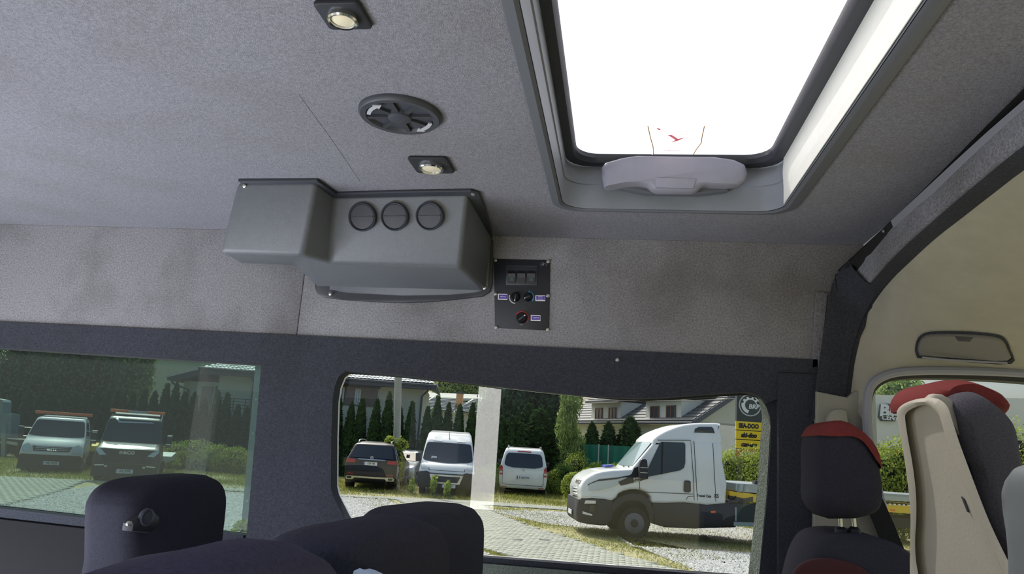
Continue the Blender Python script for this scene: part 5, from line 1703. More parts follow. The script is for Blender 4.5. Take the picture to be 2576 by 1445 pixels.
lightbar(b_, 1.45, 2.25, .86, ((-1, -.34), (.34, 1)))
b_.plate(.0, .36, .52, .13, 'WZ 9797J', .06)
MB().slab([b_.W(2.5, p, q) for p, q in ((-1.25, .62), (1.05, .62), (1.05, .80), (-1.25, .80))], b_.h * 4.5).build('load_deck', M['alu'], b_.root, smooth=False)
MB().slab([b_.W(2.4, p, q) for p, q in ((-.4, .42), (.4, .42), (.4, .64), (-.4, .64))], b_.h * 4.6).build('chassis', M['ctrim'], b_.root, smooth=False)

# ---- low trailer with ramp at the frame edge ----------------------------------------------------
yt = 30.0
tr = thing('car_trailer', 'low car trailer with pale fender and upright post at the frame edge', 'trailer', (-27.5, yt, 0))
MB().slab([(-31.0, yt, .62), (-24.8, yt, .70), (-24.8, yt, .86), (-31.0, yt, .80)], (0, 1.9, 0)).build('deck', M['ctrim'], tr, smooth=False)
MB().slab([AY(p, q, yt - .05) for p, q in [(-10, 1112), (20, 1110), (44, 1114), (44, 1122), (20, 1118), (-10, 1118)]], (0, .3, 0)).build('fender', M['spaint'], tr, smooth=False)
MB().slab([AY(p, q, yt - .1) for p, q in [(2, 1150), (4, 1068), (14, 1067), (12, 1150)]], (0, .12, 0)).build('post', M['steel'], tr, smooth=False)
MB().slab([AY(p, q, yt + 1.2) for p, q in [(-30, 1115), (-30, 1000), (5, 1006), (8, 1012), (6, 1040), (30, 1042), (26, 1105)]], (0, .5, 0)).build('cabinet', M['steel'], tr, smooth=False)
for x in (-25.9, -27.0):
    w_ = MB().disc((x, yt - .05, .32), (0, -1, 0), [(.2, -.2), (.32, -.2), (.32, 0), (.2, .01), (.16, -.03), (0, -.01)], 24).build('wheel', M['tyre'], tr)
# ================================================================ BUILDINGS


class Frame:
    """building frame: a along the facade, b into the building, z up"""

    def __init__(self, org, ang):
        self.o = np.array([org[0], org[1], 0.0])
        self.e = np.array([math.cos(R(ang)), math.sin(R(ang)), 0])
        self.f = np.array([-math.sin(R(ang)), math.cos(R(ang)), 0])

    def P(self, a, b, z): return self.o + self.e * a + self.f * b + np.array([0, 0, z])

    def block(self, a0, a1, b0, b1, z0, z1):
        m = MB()
        q = [self.P(a, b, z) for z in (z0, z1) for a, b in ((a0, b0), (a1, b0), (a1, b1), (a0, b1))]
        return m.add(q, [(0, 3, 2, 1), (4, 5, 6, 7), (0, 1, 5, 4), (1, 2, 6, 5), (2, 3, 7, 6), (3, 0, 4, 7)])

    def win(self, a, z, w, h, b, parent, frame_m, pane_m, name='window', d=.10):
        fr = MB()
        for q in ((a - w / 2, a - w / 2 + .07, z - h / 2, z + h / 2), (a + w / 2 - .07, a + w / 2, z - h / 2, z + h / 2), (a - w / 2, a + w / 2, z - h / 2, z - h / 2 + .07), (a - w / 2, a + w / 2, z + h / 2 - .07, z + h / 2), (a - .03, a + .03, z - h / 2, z + h / 2)):
            t = self.block(q[0], q[1], b - .06, b + .02, q[2], q[3])
            fr.add(t.v, t.f)
        o = fr.build(name, frame_m, parent, smooth=False)
        self.block(a - w / 2 + .05, a + w / 2 - .05, b - .03, b + .01, z - h / 2 + .05, z + h / 2 - .05).build('pane', pane_m, o, smooth=False)
        return o


# --- cream house with glazed tiles: facade runs across both windows ---
H = Frame((-20.94, 35.56), 12.0)
h2 = thing('tiled_house', 'cream house with sun-glinting glazed roof tiles and dark eaves behind the hedge', 'house', H.P(5, 4, 0))
H.block(.3, 11.05, .9, 9, 0, 4.85).build('wall', M['ply'], h2, smooth=False)
H.block(-.5, 11.75, 0, .9, 4.62, 4.78).build('soffit', M['fascia'], h2, smooth=False)
H.block(-.5, 11.75, -.06, .0, 4.60, 4.86).build('gutter_board', M['fascia'], h2, smooth=False)
MB().tube([H.P(-.5, -.12, 4.86), H.P(11.8, -.12, 4.80)], .07, 8).build('gutter', M['fascia'], h2)
MB().slab([H.P(-.4, -.02, 4.86), H.P(11.75, -.02, 4.84), H.P(7.6, 4.6, 6.6), H.P(3.6, 4.6, 6.6)], (0, 0, .05)).build('roof_deck', M['fascia'], h2, smooth=False)
MB().slab([H.P(11.75, -.02, 4.84), H.P(11.75, 9.2, 4.84), H.P(7.6, 4.6, 6.6)], (0, 0, .05)).build('roof_deck', M['fascia'], h2, smooth=False)
MB().slab([H.P(-.4, 9.2, 4.84), H.P(-.4, -.02, 4.86), H.P(3.6, 4.6, 6.6)], (0, 0, .05)).build('roof_deck', M['fascia'], h2, smooth=False)
# single glazed tiles, four courses up from the eaves (shared mesh)
sl_ = math.atan2(1.74, 4.6)
tm = MB()
nx = 5
for (y0, z0, y1, z1) in ((0, .035, .33, .012),):
    ra = [(-.11 + .22 * k / nx, 0.0, z0 + .035 * math.sin(math.pi * k / nx)) for k in range(nx + 1)]
    rb_ = [(-.10 + .20 * k / nx, y1, z1 + .030 * math.sin(math.pi * k / nx)) for k in range(nx + 1)]
    lo_ = [(x, y, z - .03) for x, y, z in ra]
    tm.loft([lo_, ra, rb_], closed=False, caps=False)
tile0 = tm.build('roof_tile', M['tile'], None)
tme = tile0.data
bpy.data.objects.remove(tile0)
rotm = Matrix.Rotation(R(12.0), 4, 'Z') @ Matrix.Rotation(sl_, 4, 'X')
for row in range(5):
    for k in range(58):
        a = -.2 + k * .205 + (row % 2) * .0
        lim0, lim1 = -.4 + row * .27, 11.7 - row * .27
        if not lim0 <= a <= lim1:
            continue
        o = bpy.data.objects.new('roof_tile', tme)
        COL.objects.link(o)
        o.parent = h2
        p = H.P(a, -.05 + row * .29, 4.90 + row * .29 * math.tan(sl_))
        o.matrix_basis = Matrix.Translation(Vector(p) - h2.location) @ rotm
# brown panel with pale windows
pa, pb_ = 6.55, 8.55
pnl = H.block(pa - .1, pb_ + .1, .80, .92, 3.55, 4.52).build('facade_panel', M['panelb'], h2, smooth=False)
H.block(pa - .2, pb_ + .2, .78, .94, 4.50, 4.62).build('panel_lintel', M['fascia'], h2, smooth=False)
H.win(6.75, 4.05, .30, .85, .80, h2, M['plw'], M['paneb'])
H.win(7.62, 4.0, .30, .85, .80, h2, M['plw'], M['paneb'])
for path in ([H.P(11.35, -.1, 4.75), H.P(11.35, -.05, 4.55), H.P(11.0, .75, 4.25), H.P(11.0, .82, 0)], [H.P(2.2, -.1, 4.75), H.P(2.2, .0, 4.6), H.P(2.15, .78, 4.35), H.P(2.15, .82, 0)]):
    MB().tube(path, .06, 8).build('downpipe', M['fascia'], h2)
# entrance wing with the raking gable
G = Frame((-24.1, 37.4), 6.0)
G.block(.4, 3.6, .6, 6, 0, 4.35).build('wing_wall', M['ply'], h2, smooth=False)
MB().slab([G.P(-.25, -.1, 4.42), G.P(4.0, -.1, 5.75), G.P(4.0, -.1, 5.45), G.P(.3, -.1, 4.26), G.P(-.2, -.1, 4.26)], G.f * 7).build('wing_roof', M['fascia'], h2, smooth=False)
MB().slab([G.P(-.30, -.16, 4.43), G.P(4.0, -.16, 5.78), G.P(4.0, -.16, 5.84), G.P(-.30, -.16, 4.48)], G.f * .12).build('verge_trim', M['silver'], h2, smooth=False)
MB().tube([G.P(.0, .0, 4.25), G.P(.05, .05, 4.12), G.P(.75, .5, 3.85), G.P(.8, .55, 0)], .06, 8).build('downpipe', M['fascia'], h2)
G.block(1.5, 2.1, .52, .64, 2.2, 4.1).build('facade_panel', M['panelb'], h2, smooth=False)
G.win(2.5, 3.4, .5, 1.5, .56, h2, M['fascia'], M['pane'])
# balcony rail
bal = MB()
for z in (3.42, 3.28, 3.12, 2.96):
    bal.tube([H.P(.9, -.3, z), H.P(5.2, -.3, z)], .022, 6)
bl_ = bal.build('balcony_rail', M['fascia'], h2)
for k in range(8):
    MB().tube([H.P(.95 + k * .6, -.3, 2.7), H.P(.95 + k * .6, -.3, 3.45)], .025, 6).build('rail_post', M['fascia'], bl_)
H.block(.5, 5.3, -.4, .9, 2.55, 2.72).build('balcony_slab', M['plg'], h2, smooth=False)

# --- big plain cream house, further back ---
B = Frame((-34.4, 49.0), 2)
h1 = thing('plain_house', 'large plain cream house wall rising above the hedge behind the two trucks', 'house', B.P(5, 5, 0))
B.block(0, 10.6, 0, 9, 0, 8.2).build('wall', M['ply'], h1, smooth=False)
B2 = Frame((-34.4, 49.0), 140)
B2.block(0.0, 1.6, -.1, .3, 0, 8.2).build('side_wall', M['plw'], h1, smooth=False)
B2.block(.35, .85, -.16, -.05, 2.6, 5.2).build('side_window', M['pane'], h1, smooth=False)
MB().tube([B.P(-.02, -.1, 8.2), B.P(-.02, -.1, 0)], .10, 8).build('downpipe', M['fascia'], h1)
B.block(-.5, 11.5, -.5, 9.5, 8.2, 8.5).build('roof', M['fascia'], h1, smooth=False)

# --- distant roofs with an orange chimney ---
D_ = Frame((-15.6, 56.0), 4)
h3 = thing('distant_house', 'distant house with two tiled gables and an orange chimney above the hedge', 'house', D_.P(3, 3, 0))
D_.block(0, 6.5, 0, 6, 0, 4.35).build('wall', M['plg'], h3, smooth=False)
for a0, a1 in ((.1, 3.2), (3.3, 6.9)):
    MB().slab([D_.P(a0, -.5, 4.2), D_.P(a1, -.5, 4.2), D_.P(a1 - .2, 3, 5.35), D_.P(a0 + .9, 3, 5.35)], (0, 0, .08)).build('roof', M['tiled'], h3, smooth=False)
    g = MB()
    for k in range(9):
        f_ = k / 9
        g.slab([D_.P(a0 + .9 * f_, -.5 + 3.5 * f_, 4.31 + 1.15 * f_), D_.P(a1 - .2 * f_, -.5 + 3.5 * f_, 4.31 + 1.15 * f_), D_.P(a1 - .2 * f_, -.35 + 3.5 * f_, 4.33 + 1.15 * f_), D_.P(a0 + .9 * f_, -.35 + 3.5 * f_, 4.33 + 1.15 * f_)], (0, 0, .05))
    tag(g.build('tile_course', M['tile'], h3, smooth=False), None, None, None, 'stuff')
    MB().slab([D_.P(a0 - .1, -.55, 4.15), D_.P(a0 + .85, 2.95, 5.42), D_.P(a0 + .85, 2.95, 5.5), D_.P(a0 - .1, -.55, 4.23)], D_.e * .14).build('verge_trim', M['plw'], h3, smooth=False)
ch = D_.block(3.05, 3.55, 1.5, 2.0, 4.2, 5.75).build('chimney', M['brick'], h3, smooth=False)
D_.block(3.0, 3.6, 1.45, 2.05, 5.75, 5.85).build('chimney_cap', M['fascia'], ch, smooth=False)
MB().slab([D_.P(-1, 5, 5.3), D_.P(9, 5, 5.6), D_.P(9, 8, 6.1), D_.P(-1, 8, 5.9)], (0, 0, .2)).build('rear_roof', M['plg'], h3, smooth=False)
D_.block(-.6, 8.8, 5, 8, 0, 5.3).build('rear_wall', M['plg'], h3, smooth=False)

# --- white house with dormers ---
W = Frame((-.585, 47.34), -58)
h4 = thing('dormer_house', 'white house with dark tiled roof and dormer windows behind the white truck', 'house', W.P(5, 4, 0))
W.block(-6.5, 8.6, .3, 7.9, 0, 3.9).build('wall', M['plw'], h4, smooth=False)
gab = MB().slab([W.P(8.6, .3, 3.8), W.P(8.6, 7.9, 3.8), W.P(8.6, 4.1, 6.25)], -W.e * .3).build('shaded_gable_wall', M['plg'], h4, smooth=False)  # grey plaster paints in the shade on this gable
MB().slab([W.P(-6.9, -.25, 3.72), W.P(8.95, -.25, 3.72), W.P(8.95, 4.1, 6.4), W.P(-6.9, 4.1, 6.4)], W.f * .1 + np.array([0, 0, .16])).build('roof', M['tiled'], h4, smooth=False)
MB().slab([W.P(-6.9, 8.45, 3.72), W.P(8.95, 8.45, 3.72), W.P(8.95, 4.1, 6.4), W.P(-6.9, 4.1, 6.4)], (0, 0, .16)).build('roof', M['tiled'], h4, smooth=False)
g = MB()
for k in range(14):
    f_ = k / 14
    b_0, z_0 = -.3 + 4.35 * f_, 3.88 + 2.68 * f_
    g.slab([W.P(-6.9, b_0, z_0), W.P(8.95, b_0, z_0), W.P(8.95, b_0 + .24, z_0 + .14), W.P(-6.9, b_0 + .24, z_0 + .14)], (0, -.02, .05))
tag(g.build('tile_course', M['tiled'], h4, smooth=False), None, None, None, 'stuff')
MB().slab([W.P(8.9, -.3, 3.58), W.P(8.9, 4.1, 6.3), W.P(8.9, 4.1, 6.6), W.P(8.9, -.3, 3.88)], W.e * .14).build('verge_board', M['fascia'], h4, smooth=False)
MB().tube([W.P(-6.9, -.35, 3.76), W.P(9.0, -.35, 3.76)], .08, 8).build('gutter', M['fascia'], h4)
for a0, a1 in ((-1.95, 1.62), (4.27, 7.6)):
    dm = W.block(a0, a1, -.05, 3.2, 3.7, 5.05).build('dormer', M['plw'], h4, smooth=False)
    MB().slab([W.P(a0 - .25, -.4, 5.02), W.P(a1 + .3, -.4, 5.02), W.P(a1 + .3, 3.6, 5.9), W.P(a0 - .25, 3.6, 5.9)], (0, 0, .14)).build('dormer_roof', M['tiled'], dm, smooth=False)
    for f_ in (.28, .74):
        a = a0 + (a1 - a0) * f_
        w_ = W.win(a, 4.28, .84, .88, -.06, dm, M['wood'], M['pane'])
# cable in front of the house
MB().tube([W.P(-2, -.6, 5.3), W.P(4, -.6, 4.98), W.P(9, -.6, 4.86), W.P(14, -.6, 4.85)], .02, 5).build('cable', M['ink'], h4)

# --- sign tower ---
S = Frame((4.62, 30.0), 4)
sg_ = thing('sign_tower', 'dark sign tower with round emblem and yellow and red dealer boards', 'sign', S.P(.55, .1, 0))
S.block(0, 1.12, 0, .25, 0, 5.2).build('panel', M['signdark'], sg_, smooth=False)
cz = 4.14
cx_ = .50
em = MB().disc(S.P(cx_, -.0, cz), -S.f, [(.43, 0), (.43, .03), (.40, .035), (.385, .03), (.385, .02), (0, .02)], 48)
# oval as in the photograph: the roundel is taller than wide
roundel = em.build('emblem_ring', M['silver'], sg_)
MB().disc(S.P(cx_, -.0, cz), -S.f, [(.385, .02), (.385, .028), (0, .03)], 48).build('emblem_field', M['signdark'], roundel)
tooth = MB()
n_ = 9
ring = []
for k in range(41):
    a = R(-118 - (k / 40) * 262 + 118 + 118)
    ring.append(a)
outer, inner = [], []
for k in range(60):
    t_ = k / 59
    a = R(255 - 245 * t_)
    gear = .33 if (int(t_ * 14) % 2 == 0 or t_ < .28) else .27
    outer.append(S.P(cx_ + gear * math.cos(a), -.032, cz + gear * math.sin(a)))
    ri_ = .215
    inner.append(S.P(cx_ + .02 + ri_ * math.cos(a), -.032, cz + .0 + ri_ * math.sin(a)))
MB().loft([outer, inner], closed=False, caps=False).build('emblem_gear', M['white'], roundel, smooth=False)
text('BRP', S.P(cx_ + .14, -.045, cz - .06), S.e, (0, 0, 1), .24, M['white'], roundel, shear=.15, bold=.008)
for k, (s, mm_, sh_, fx) in enumerate((('SEA-DOO', 'signyel', 0.0, .95), ('ski-doo', 'signyel', .25, 1.05), ('can-am', 'signyel', .25, 1.1), ('LYNX', 'red', .1, 1.2))):
    zc = 3.335 - k * .352
    bd = S.block(-.05, .92, -.07, .0, zc - .160, zc + .160).build('sign_board', M[mm_], sg_, smooth=False)
    tx_ = text(s, S.P(.435, -.075, zc - .01), S.e, (0, 0, 1), .23, M['ink' if k < 3 else 'white'], bd, shear=sh_, bold=.016, sx=fx * .80)

# --- white dealer hall seen through the cab door glass ---
K = Frame((10.4, 31.0), -20)
hall = thing('dealer_hall', 'bright white dealer hall with dark logo panel seen through the cab door glass', 'building', K.P(6, 3, 0))
K.block(-1.2, 14, 0, 6, 2.9, 4.9).build('fascia', M['plw'], hall, smooth=False)
K.block(-1.2, 14, .4, 6, 0, 2.9).build('wall', M['plw'], hall, smooth=False)
q = [AY(a, b, K.P(0, -.05, 0)[1]) for a, b in [(2212, 1018), (2235, 1016), (2245, 1024), (2330, 1024), (2330, 1052), (2290, 1054), (2280, 1062), (2214, 1060), (2207, 1050)]]
lg = MB().slab([p + K.f * 0 for p in q], K.f * -.06 + np.array([0, -.02, 0])).build('logo_panel', mat('charcoal_board', (84, 86, 90), .5), hall, smooth=False)
c = 0.5 * (AY(2212, 1036, q[0][1]) + AY(2276, 1036, q[0][1]))
text('BLU', c + np.array([.02, -.16, 0]), (1, 0, 0), (0, 0, 1), .62, M['white'], lg, shear=.15, bold=.03)
c = 0.5 * (AY(2212, 1053, q[0][1]) + AY(2266, 1053, q[0][1]))
text('CENTR', c + np.array([.02, -.16, 0]), (1, 0, 0), (0, 0, 1), .24, M['white'], lg, shear=.15, bold=.01)
for a in (0.1, 1.25, 2.4):
    w_ = K.block(a - .5, a + .5, .33, .42, 1.1, 2.75).build('window', M['red'], hall, smooth=False)
    K.block(a - .42, a + .42, .30, .36, 1.2, 2.68).build('pane', M['paneb'], w_, smooth=False)
hb = thing('blue_roof_hall', 'pale hall with a blue roof edge, far beyond the red-topped front seat', 'building', (26, 46, 0))
MB().box((20, 46, 0), (40, 56, 4.6)).build('wall', M['plw'], hb, smooth=False)
MB().box((19.6, 45.6, 4.6), (40.4, 56.4, 5.6)).build('roof_edge', mat('blue_roof_sheet', (120, 160, 186), .5), hb, smooth=False)

# ================================================================ POLES AND FENCE
pl = thing('utility_pole', 'grey concrete utility pole rising behind the black sport utility car', 'pole', AZ(995, 1232, 0))
b = AZ(995, 1232, 0)
tp = AY(1003, 940, b[1])
tp = tp + (tp - b) * .6
MB().tube([b, tp], [.16, .11], 10).build('shaft', M['concrete'], pl)
off = np.array([-.19, -.05, 0])
MB().tube([b + off + np.array([0, 0, 1.6]), tp + off * .8], .045, 6).build('cable_duct', M['plg'], pl)
MB().tube([tp + np.array([-.8, 0, -.4]), tp + np.array([.8, 0, -.4])], .06, 6).build('crossarm', M['concrete'], pl)
b = AZ(606, 1331, 0)
ps_ = thing('steel_post', 'square galvanised steel post standing in the gravel by the dark window pillar', 'post', b)
tq = AY(648, 915, b[1] + .1)
hh = tq[2] + .6
tl_ = AY(641, 935, b[1])
tl_ = tl_ + (tl_ - b) * .12
m = MB().loft([[p + np.array([dx, dy, 0]) for dx, dy in ((0, 0), (.17, 0), (.17, .17), (0, .17))] for p in (b + np.array([0, 0, -.02]), tl_)])
m.build('post_tube', M['steel'], ps_)
for z in (.55, 1.9, 2.6):
    MB().disc((b[0] + .085 + (tl_[0] - b[0]) * z / tl_[2], b[1] - .0, z), (0, -1, 0), [(.022, 0), (.022, .012), (0, .014)], 8).build('bolt', M['screw'], ps_)
MB().slab([(b[0] - .08, b[1] - .08, 0), (b[0] + .27, b[1] - .08, 0), (b[0] + .27, b[1] + .27, 0), (b[0] - .08, b[1] + .27, 0)], (0, 0, .03)).build('foot_plate', M['steel'], ps_, smooth=False)

fy = 36.0
fc = thing('mesh_fence', 'green privacy mesh fence on poles behind the bonnet of the white truck', 'fence', (0.5, fy, 0))
p0_, p1_ = AY(1451, 1117, fy), AY(1660, 1128, fy)
pts0, pts1 = [], []
nseg = 40
for k in range(nseg + 1):
    x = p0_[0] + (p1_[0] - p0_[0]) * k / nseg
    zt = p0_[2] + (p1_[2] - p0_[2]) * k / nseg
    yy = fy + .05 * math.sin(k * 1.3)
    pts0.append((x, yy, .05))
    pts1.append((x, yy, zt))
MB().loft([pts0, pts1, [(x, y + .01, z) for x, y, z in pts1], [(x, y + .01, z) for x, y, z in pts0]], closed=False, caps=False).build('mesh_sheet', M['mesh'], fc)
for x in (p0_[0], p0_[0] + 1.05, p0_[0] + 1.5, p1_[0]):
    MB().tube([(x, fy - .12, 0), (x, fy - .12, p0_[2] + .05)], .03, 6).build('fence_pole', M['alu'], fc)

# ================================================================ VEGETATION


def cards(centers, nrm, size, asp=1.6, droop=0.0):
    n = len(centers)
    a = RNG.normal(0, 1, (n, 3))
    nr = nrm + RNG.normal(0, .55, (n, 3))
    nr /= np.linalg.norm(nr, axis=1)[:, None] + 1e-9
    up = np.tile(np.array([0, 0, 1.0]), (n, 1)) + RNG.normal(0, .45, (n, 3))
    s = np.cross(nr, up)
    s /= np.linalg.norm(s, axis=1)[:, None] + 1e-9
    t = np.cross(s, nr)
    sz = (size * RNG.uniform(.6, 1.3, n))[:, None]
    V = np.stack([centers - s * sz * .5, centers - t * sz * asp * .5, centers + s * sz * .5, centers + t * sz * asp * .6], 1)
    F = np.arange(n * 4).reshape(n, 4)
    return V.reshape(-1, 3), F


def core_mesh(rings_z, rad, n=9):
    V, F = [], []
    for z, r in zip(rings_z, rad):
        for k in range(n):
            a = 2 * math.pi * k / n
            V.append((r * math.cos(a), r * math.sin(a), z))
    for j in range(len(rings_z) - 1):
        for k in range(n):
            F.append((j * n + k, j * n + (k + 1) % n, (j + 1) * n + (k + 1) % n, (j + 1) * n + k))
    return np.array(V), np.array(F)


def thuja_mesh(i, nleaf=1500):
    """unit thuja: height 1, radius 1 at the widest"""
    h = RNG.uniform(0, 1, nleaf) ** .85
    prof = lambda q: np.minimum(1, (1 - q) ** .55 * 1.25) * np.minimum(1, .75 + q * 1.2)
    r = prof(h) * RNG.uniform(.78, 1.08, nleaf)
    a = RNG.uniform(0, 6.283, nleaf)
    C = np.stack([r * np.cos(a), r * np.sin(a), h], 1)
    # scaled later: cards sized for a 3.6 m x .33 m tree, made in real metres
    C = C * np.array([.30, .30, 3.6])
    N = np.stack([np.cos(a), np.sin(a), np.full(nleaf, .25)], 1)
    V, F = cards(C, N, .085, 2.2)
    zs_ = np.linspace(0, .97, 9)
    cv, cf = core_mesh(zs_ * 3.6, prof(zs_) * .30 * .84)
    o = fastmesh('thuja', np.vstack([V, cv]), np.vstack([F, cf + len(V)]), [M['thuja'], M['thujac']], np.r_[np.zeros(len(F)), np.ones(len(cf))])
    return o


protos = [thuja_mesh(i) for i in range(4)]
pmesh = [o.data for o in protos]
for o in protos:
    bpy.data.objects.remove(o)
tips = [(-60, 985), (-25, 992), (8, 990), (40, 996), (75, 990), (105, 998), (135, 988), (165, 996), (195, 990), (222, 986), (248, 982), (275, 985), (299, 982), (314, 989), (337, 989), (366, 981), (391, 986), (422, 969), (446, 964), (466, 989), (491, 989), (517, 1007), (550, 985), (574, 991), (600, 1019), (623, 1026), (652, 1005), (680, 1010), (708, 1000), (736, 1008), (764, 1012), (792, 1004), (822, 1002),
        (855, 998), (886, 1014), (913, 1002), (950, 1005), (981, 990), (1007, 1026), (1038, 1013), (1077, 1024), (1103, 1002), (1130, 1016), (1158, 1021), (1190, 1016), (1214, 1022)]
behind = {(0, 330): 'behind the white tow truck', (330, 480): 'behind the dark cab truck', (480, 660): 'between dark cab truck and steel post', (660, 840): 'hidden by the dark window pillar', (840, 1000): 'behind the black sport utility car', (1000, 1300): 'behind the white panel van'}
ordn = ['first', 'second', 'third', 'fourth', 'fifth', 'sixth', 'seventh', 'eighth', 'ninth', 'tenth', 'eleventh', 'twelfth', 'thirteenth', 'fourteenth', 'fifteenth', 'sixteenth', 'seventeenth', 'eighteenth', 'nineteenth', 'twentieth']
cnt = {}
for i, (px, py) in enumerate(tips):
    yy = (35.7 if px > 830 else 35.4 if px > 660 else 34.0) + RNG.uniform(-.15, .15)
    tp = AY(px, py, yy)
    o = bpy.data.objects.new('thuja', pmesh[i % 4])
    COL.objects.link(o)
    o.location = (tp[0], tp[1], 0)
    o.scale = (1.2 + RNG.uniform(-.1, .12), 1.2 + RNG.uniform(-.1, .1), tp[2] / 3.6)
    o.rotation_euler = (0, 0, RNG.uniform(0, 6.28))
    key = next((v for (a, b), v in behind.items() if a <= px < b), 'behind the white tow truck')
    cnt[key] = cnt.get(key, 0) + 1
    tag(o, '%s thuja from the %s end of the row %s' % (ordn[cnt[key] - 1], 'trailer' if px < 660 else 'pillar', key), 'thuja', 'thuja hedge row')

# grouped broad shapes: bushes and trees


def blob(name, label, cat, base, lobes, nleaf, leaf, m_, group=None, trunk=None, core=True, asp=1.5, flat=1.0):
    """lobes = [(dx,dy,z,rx,ry,rz)]; foliage of loose leaf cards around shaded cores, plus a trunk"""
    base = np.array([base[0], base[1], 0.0])
    w = np.array([l[3] * l[5] + l[3] * l[4] for l in lobes])
    w = w / w.sum()
    Cs, Ns = [], []
    for l, q in zip(lobes, w):
        n = max(20, int(nleaf * q))
        d = RNG.normal(0, 1, (n, 3))
        d /= np.linalg.norm(d, axis=1)[:, None]
        r = RNG.uniform(.70, 1.06, n)[:, None]
        bump_ = 1 + .16 * np.sin(d[:, 0:1] * 7 + l[0] * 3) * np.sin(d[:, 2:3] * 6 + l[2] * 2) * np.cos(d[:, 1:2] * 5)
        P = d * r * bump_ * np.array(l[3:6]) + np.array(l[:3])
        k = P[:, 2] > .02
        Cs.append(P[k])
        Ns.append(d[k])
    V, F = cards(np.vstack(Cs), np.vstack(Ns), leaf, asp)
    mi = np.zeros(len(F), int)
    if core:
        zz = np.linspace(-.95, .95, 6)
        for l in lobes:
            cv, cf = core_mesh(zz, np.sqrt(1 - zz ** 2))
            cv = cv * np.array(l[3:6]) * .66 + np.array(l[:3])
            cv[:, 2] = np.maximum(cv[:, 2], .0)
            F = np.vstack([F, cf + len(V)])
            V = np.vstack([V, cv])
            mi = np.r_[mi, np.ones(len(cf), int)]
    e = thing(name, label, cat, base, group)
    o = fastmesh('foliage', V, F, [m_, M['thujac']], mi, e)
    if trunk:
        for (x, y, r, h) in trunk:
            MB().tube([base + np.array([x, y, 0]), base + np.array([x * .8, y * .8, h * .6]), base + np.array([x * .5, y * .5, h])], [r, r * .8, r * .4], 8).build('trunk', M['bark'], e)
    else:
        MB().tube([base, base + np.array([.02, 0, lobes[0][2]])], [.05, .02], 6).build('stem', M['bark'], e)
    return e


def at(px, y):
    p = AY(px, 1200, y)
    return p[0], y


# tall trees behind the tow trucks
for px, y, h, r, nm in ((40, 40, 9.5, 2.6, 'tall dark tree at the frame edge above the car trailer'), (150, 39, 9.0, 2.3, 'tall dark tree above the white tow truck'), (232, 41, 6.6, 1.5, 'lighter loose tree above the gap between the two tow trucks'), (300, 42, 7.9, 1.0, 'slim tree against the plain cream house wall')):
    x_, y_ = at(px, y)
    blob('deciduous_tree', nm, 'tree', (x_, y_), [(0, 0, h * .62, r, r, h * .36), (r * .4, -.5, h * .42, r * .8, r * .8, h * .25), (-r * .4, -.3, h * .40, r * .8, r * .8, h * .24), (0, -.6, h * .25, r * .8, r * .8, h * .22)], 15000, .13, M['tree'] if px in (232, 300) else M['treed'], 'trees behind the tow trucks', [(0, 0, .16, h * .6)])
x_, y_ = at(1150, 70)
blob('deciduous_tree', 'rounded sunlit tree above the distant tiled roofs', 'tree', (x_, y_), [(-1.2, 0, 7.4, 2.1, 2.0, 2.0), (1.7, 0, 7.7, 2.6, 2, 2.1), (0, 0, 5.4, 2.8, 2, 2.2)], 18000, .13, M['vine'], None, [(0, 0, .22, 5)])
x_, y_ = at(1085, 48)
blob('small_spruce', 'thin young spruce against the sky beside the tiled house', 'tree', (x_, y_), [(0, 0, 4.6, .16, .16, .7), (0, 0, 3.8, .40, .4, .6), (0, 0, 3.0, .6, .6, .8)], 500, .16, M['treed'], None, [(0, 0, .05, 5.2)], core=False)
for px, y, h, r, nm in ((1300, 44, 8.8, 2.2, 'dark broad tree above the white minivan'), (1375, 46, 8.4, 1.8, 'dark tree between minivan and dormer house'), (1255, 42, 6.2, 1.2, 'shaded leafy tree just beside the white panel van')):
    x_, y_ = at(px, y)
    blob('dark_tree', nm, 'tree', (x_, y_), [(0, 0, h * .68, r, r, h * .30), (-r * .3, -.4, h * .42, r * .9, r * .8, h * .28), (r * .3, -.5, h * .22, r * .9, r * .8, h * .22)], 10000, .15, M['treed'], 'dark trees behind the minivan', [(0, 0, .18, h * .6)])
for px, py, w, y, nm in ((1330, 1020, .75, 38, 'pointed conifer directly above the minivan roof'), (1359, 1032, .95, 37, 'broad pointed conifer above the minivan, beside the tallest one'), (1382, 1026, .6, 38.5, 'slender pointed conifer beside the willow'), (1312, 1066, .7, 36, 'low conifer behind the minivan roof rail'), (1228, 1010, .55, 37, 'conifer behind the white panel van'), (1262, 1050, .6, 36, 'shaded conifer between panel van and minivan'), (1290, 1050, .6, 36, 'shaded conifer beside the low one'), (1532, 1064, .62, 39.5, 'dark cone shaped conifer rising behind the green mesh fence'), (1586, 1052, .95, 39.5, 'bushy conifer behind the truck windscreen'), (1490, 1066, .6, 39.3, 'dim conifer at the near end of the mesh fence')):
    tp = AY(px, py, y)
    o = bpy.data.objects.new('conifer', pmesh[int(px) % 4])
    COL.objects.link(o)
    o.location = (tp[0], y, 0)
    o.scale = (w / .30, w / .30, tp[2] / 3.6)
    tag(o, nm, 'conifer', 'conifers behind the minivan and fence')
# willow-like pale shrub with hanging shoots
x_, y_ = at(1428, 36)
blob('willow', 'pale drooping willow shrub beside the green mesh fence', 'tree', (x_, y_), [(0, 0, 4.3, .55, .5, 1.0), (-.15, -.2, 3.1, .5, .45, 1.2), (.2, 0, 1.9, .6, .5, 1.2)], 4000, .055, M['vine'], None, [(-.3, 0, .07, 4.2), (.2, 0, .05, 4.5)], core=False, asp=5)
